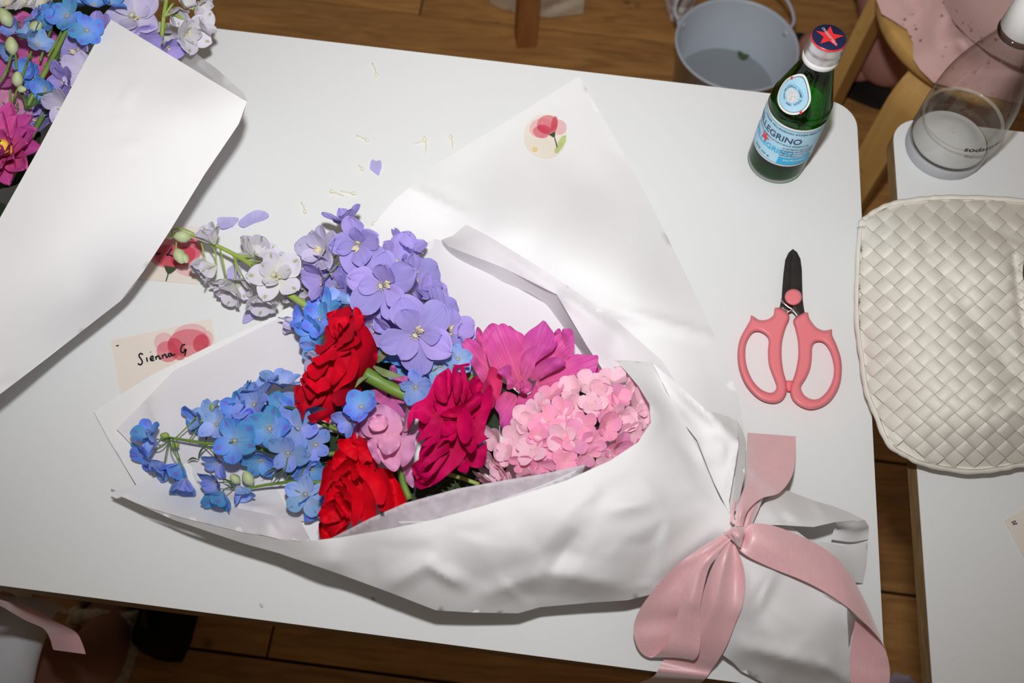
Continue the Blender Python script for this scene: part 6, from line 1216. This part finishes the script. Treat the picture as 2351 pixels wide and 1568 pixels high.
BE = [(0, 1), (1, 2), (2, 3), (3, 4), (4, 5), (0, 6), (6, 7), (7, 8), (8, 9), (9, 10), (9, 11), (11, 12), (12, 13), (0, 14), (14, 15), (15, 16), (16, 17), (17, 18), (17, 19), (19, 20), (20, 21), (3, 22), (22, 23), (23, 24), (3, 25), (25, 26), (26, 27)]
BR = [.095, .09, .105, .06, .05, .085, .075, .055, .046, .035, .034, .036, .034, .024, .075, .055, .046, .035, .034, .036, .034, .024, .05, .04, .032, .05, .04, .032]
hand(BV, BE, BR, 24, (0, 1, 0), (-1, 0, 0)); hand(BV, BE, BR, 27, (0, 1, 0), (1, 0, 0))
skin_body('body', BV, BE, BR, BSK, pb)
lathe('white_top', [(.15, -.06), (.155, .0), (.135, .12), (.125, .20), (.135, .30), (.145, .38), (.12, .46), (.07, .50)], CLOTH, pb, hb, 28, sub=2)
lathe('hair', [(.04, -.10), (.085, -.08), (.10, -.02), (.102, .04), (.08, .09), (.04, .115), (.001, .12)], M('brown_hair', (.05, .03, .018), .5, .4), pb, BV[5] + Vector((0, -.02, .01)), 20, sub=2)
KN = M('cream_knit', (.78, .68, .52), .9, .1, noise=(120, (.40, .32, .22)), bump=(160, 1.0))
ctr = tb * .75 + kb * .25; ctr.z = .05
for k, (t0, rr_) in enumerate(((.0, .043), (.022, .043), (.044, .040), (.066, .036))):
    c_ = Vector((tb.x, tb.y - .035 + t0, .040)); tube('knit_band', [c_ + Vector((rr_ * 1.05 * math.cos(a), .012 * math.sin(a) * (-1) ** k, rr_ * .92 * math.sin(a) - .002)) for a in np.linspace(-.35, math.pi + .35, 12)], [.009, .011, .009, .011, .009, .011, .009], KN, pb, 40, 8)
sole(pb, Vector((-.534, .155, 0)), Vector((-.10, 1, 0)).normalized(), .205, .080, .014, KN, 'slipper_sole')
sole(pb, Vector((-.71, .10, 0)), Vector((0, 1, 0)), .225, .085, .010, KN, 'slipper_sole')
SX = [(-.525, .385), (-.490, .405), (-.462, .440), (-.452, .468), (-.475, .502), (-.530, .516), (-.575, .506), (-.615, .494), (-.655, .506), (-.700, .516), (-.755, .502), (-.782, .465), (-.770, .430), (-.735, .400)]
G = []
for y_, dz, nar, lo_ in ((-.40, .10, 1.0, .447), (-.30, .145, 1.0, .447), (-.18, .125, 1.0, .447), (-.09, .075, 1.0, .447), (.0, .028, 1.0, .42), (.06, .006, 1.0, .39), (.11, .0, 1.0, .36), (.15, .0, 1.0, .36), (.185, -.004, 1.0, .39), (.204, -.016, .985, .39), (.211, -.035, .96, .395), (.212, -.060, .94, .395)):
    row = cr1(SX, 60); G.append([Vector((-.615 + (x - -.615) * nar, y_ + .006 * math.sin(x * 60 + z * 30), max(lo_, z + dz + .005 * math.sin(x * 95 + y_ * 40)))) for x, z in row])
nr_ = 44; cols = [cr1([tuple(r[j]) for r in G], nr_) for j in range(60)]
grid('white_skirt', [[Vector(cols[j][i]) for j in range(60)] for i in range(nr_)], CLOTH, pb, flip=True)
bst = Vector((-.61, -.30, 0))
st2 = thing('round_stool', bst, 'round birch stool with bent legs under the person in white', 'stool')
for o_ in stl.children:
    c_ = o_.copy(); link(c_, st2); c_.parent = st2
rib = thing('ribbon_length', PF(60, 1400, .60), 'dusty pink satin ribbon end hanging over the near table edge', 'ribbon')
A = [(-150, 1330, TZ + .004 - TZ), (-60, 1348, -.01), (0, 1376, -.05), (40, 1386, -.09), (80, 1400, -.12), (125, 1425, -.15), (165, 1445, -.17), (180, 1458, -.18), (192, 1485, -.19), (197, 1502, -.195)]
B = [(-150, 1350, .004), (-60, 1368, -.015), (0, 1391, -.055), (30, 1408, -.09), (60, 1425, -.12), (95, 1440, -.15), (108, 1453, -.17), (116, 1470, -.18), (120, 1485, -.19), (123, 1492, -.195)]
loft('ribbon_strip', [A, mid(A, B, .5, .002), B], SATIN, rib, 50, 6)
bb = thing('black_bag', Vector((-.46, .277, 0)), 'black fabric bag standing on the floor under the near table edge', 'bag')
BF = M('black_fabric', (.008, .009, .008), .8, .15); G = []
for z_, k_ in ((.001, .86), (.006, .97), (.03, 1.0), (.08, 1.0), (.115, .93), (.128, .80), (.131, .55), (.124, .40)):
    G.append([Vector((-.460 + .027 * k_ * np.sign(math.cos(a)) * abs(math.cos(a)) ** .4 + .003 * math.sin(3 * a + z_ * 40), .277 + .058 * k_ * np.sign(math.sin(a)) * abs(math.sin(a)) ** .4, z_)) for a in np.linspace(0, 2 * math.pi, 36, endpoint=False)])
grid('bag_body', G, BF, bb, closed_u=True)
mk('bag_base', G[0], [tuple(range(36))[::-1]], BF, bb, smooth=False)
tube('bag_handle', [(-.460, .245, .120), (-.462, .250, .150), (-.462, .277, .165), (-.462, .304, .150), (-.460, .309, .120)], .005, BLKL, bb, 24, 6)
fr = thing('frilled_cloth', PF(2070, 1570), 'pale lilac frilled cloth lying on the floor between the tables', 'cloth')
sheet('frill', [(2030, 1600, .03), (2040, 1556, .02), (2052, 1548, .015), (2058, 1541, .02), (2068, 1547, .012), (2075, 1552, .01), (2084, 1549, .02), (2092, 1553, .015), (2096, 1561, .01), (2110, 1572, .01), (2112, 1640, .02), (2040, 1660, .03)], [(2070, 1590, .05)], M('lilac_cloth', (.46, .42, .50), .85, .1), fr, 5, .012, 14, 3, hmin=.002, place=PF)
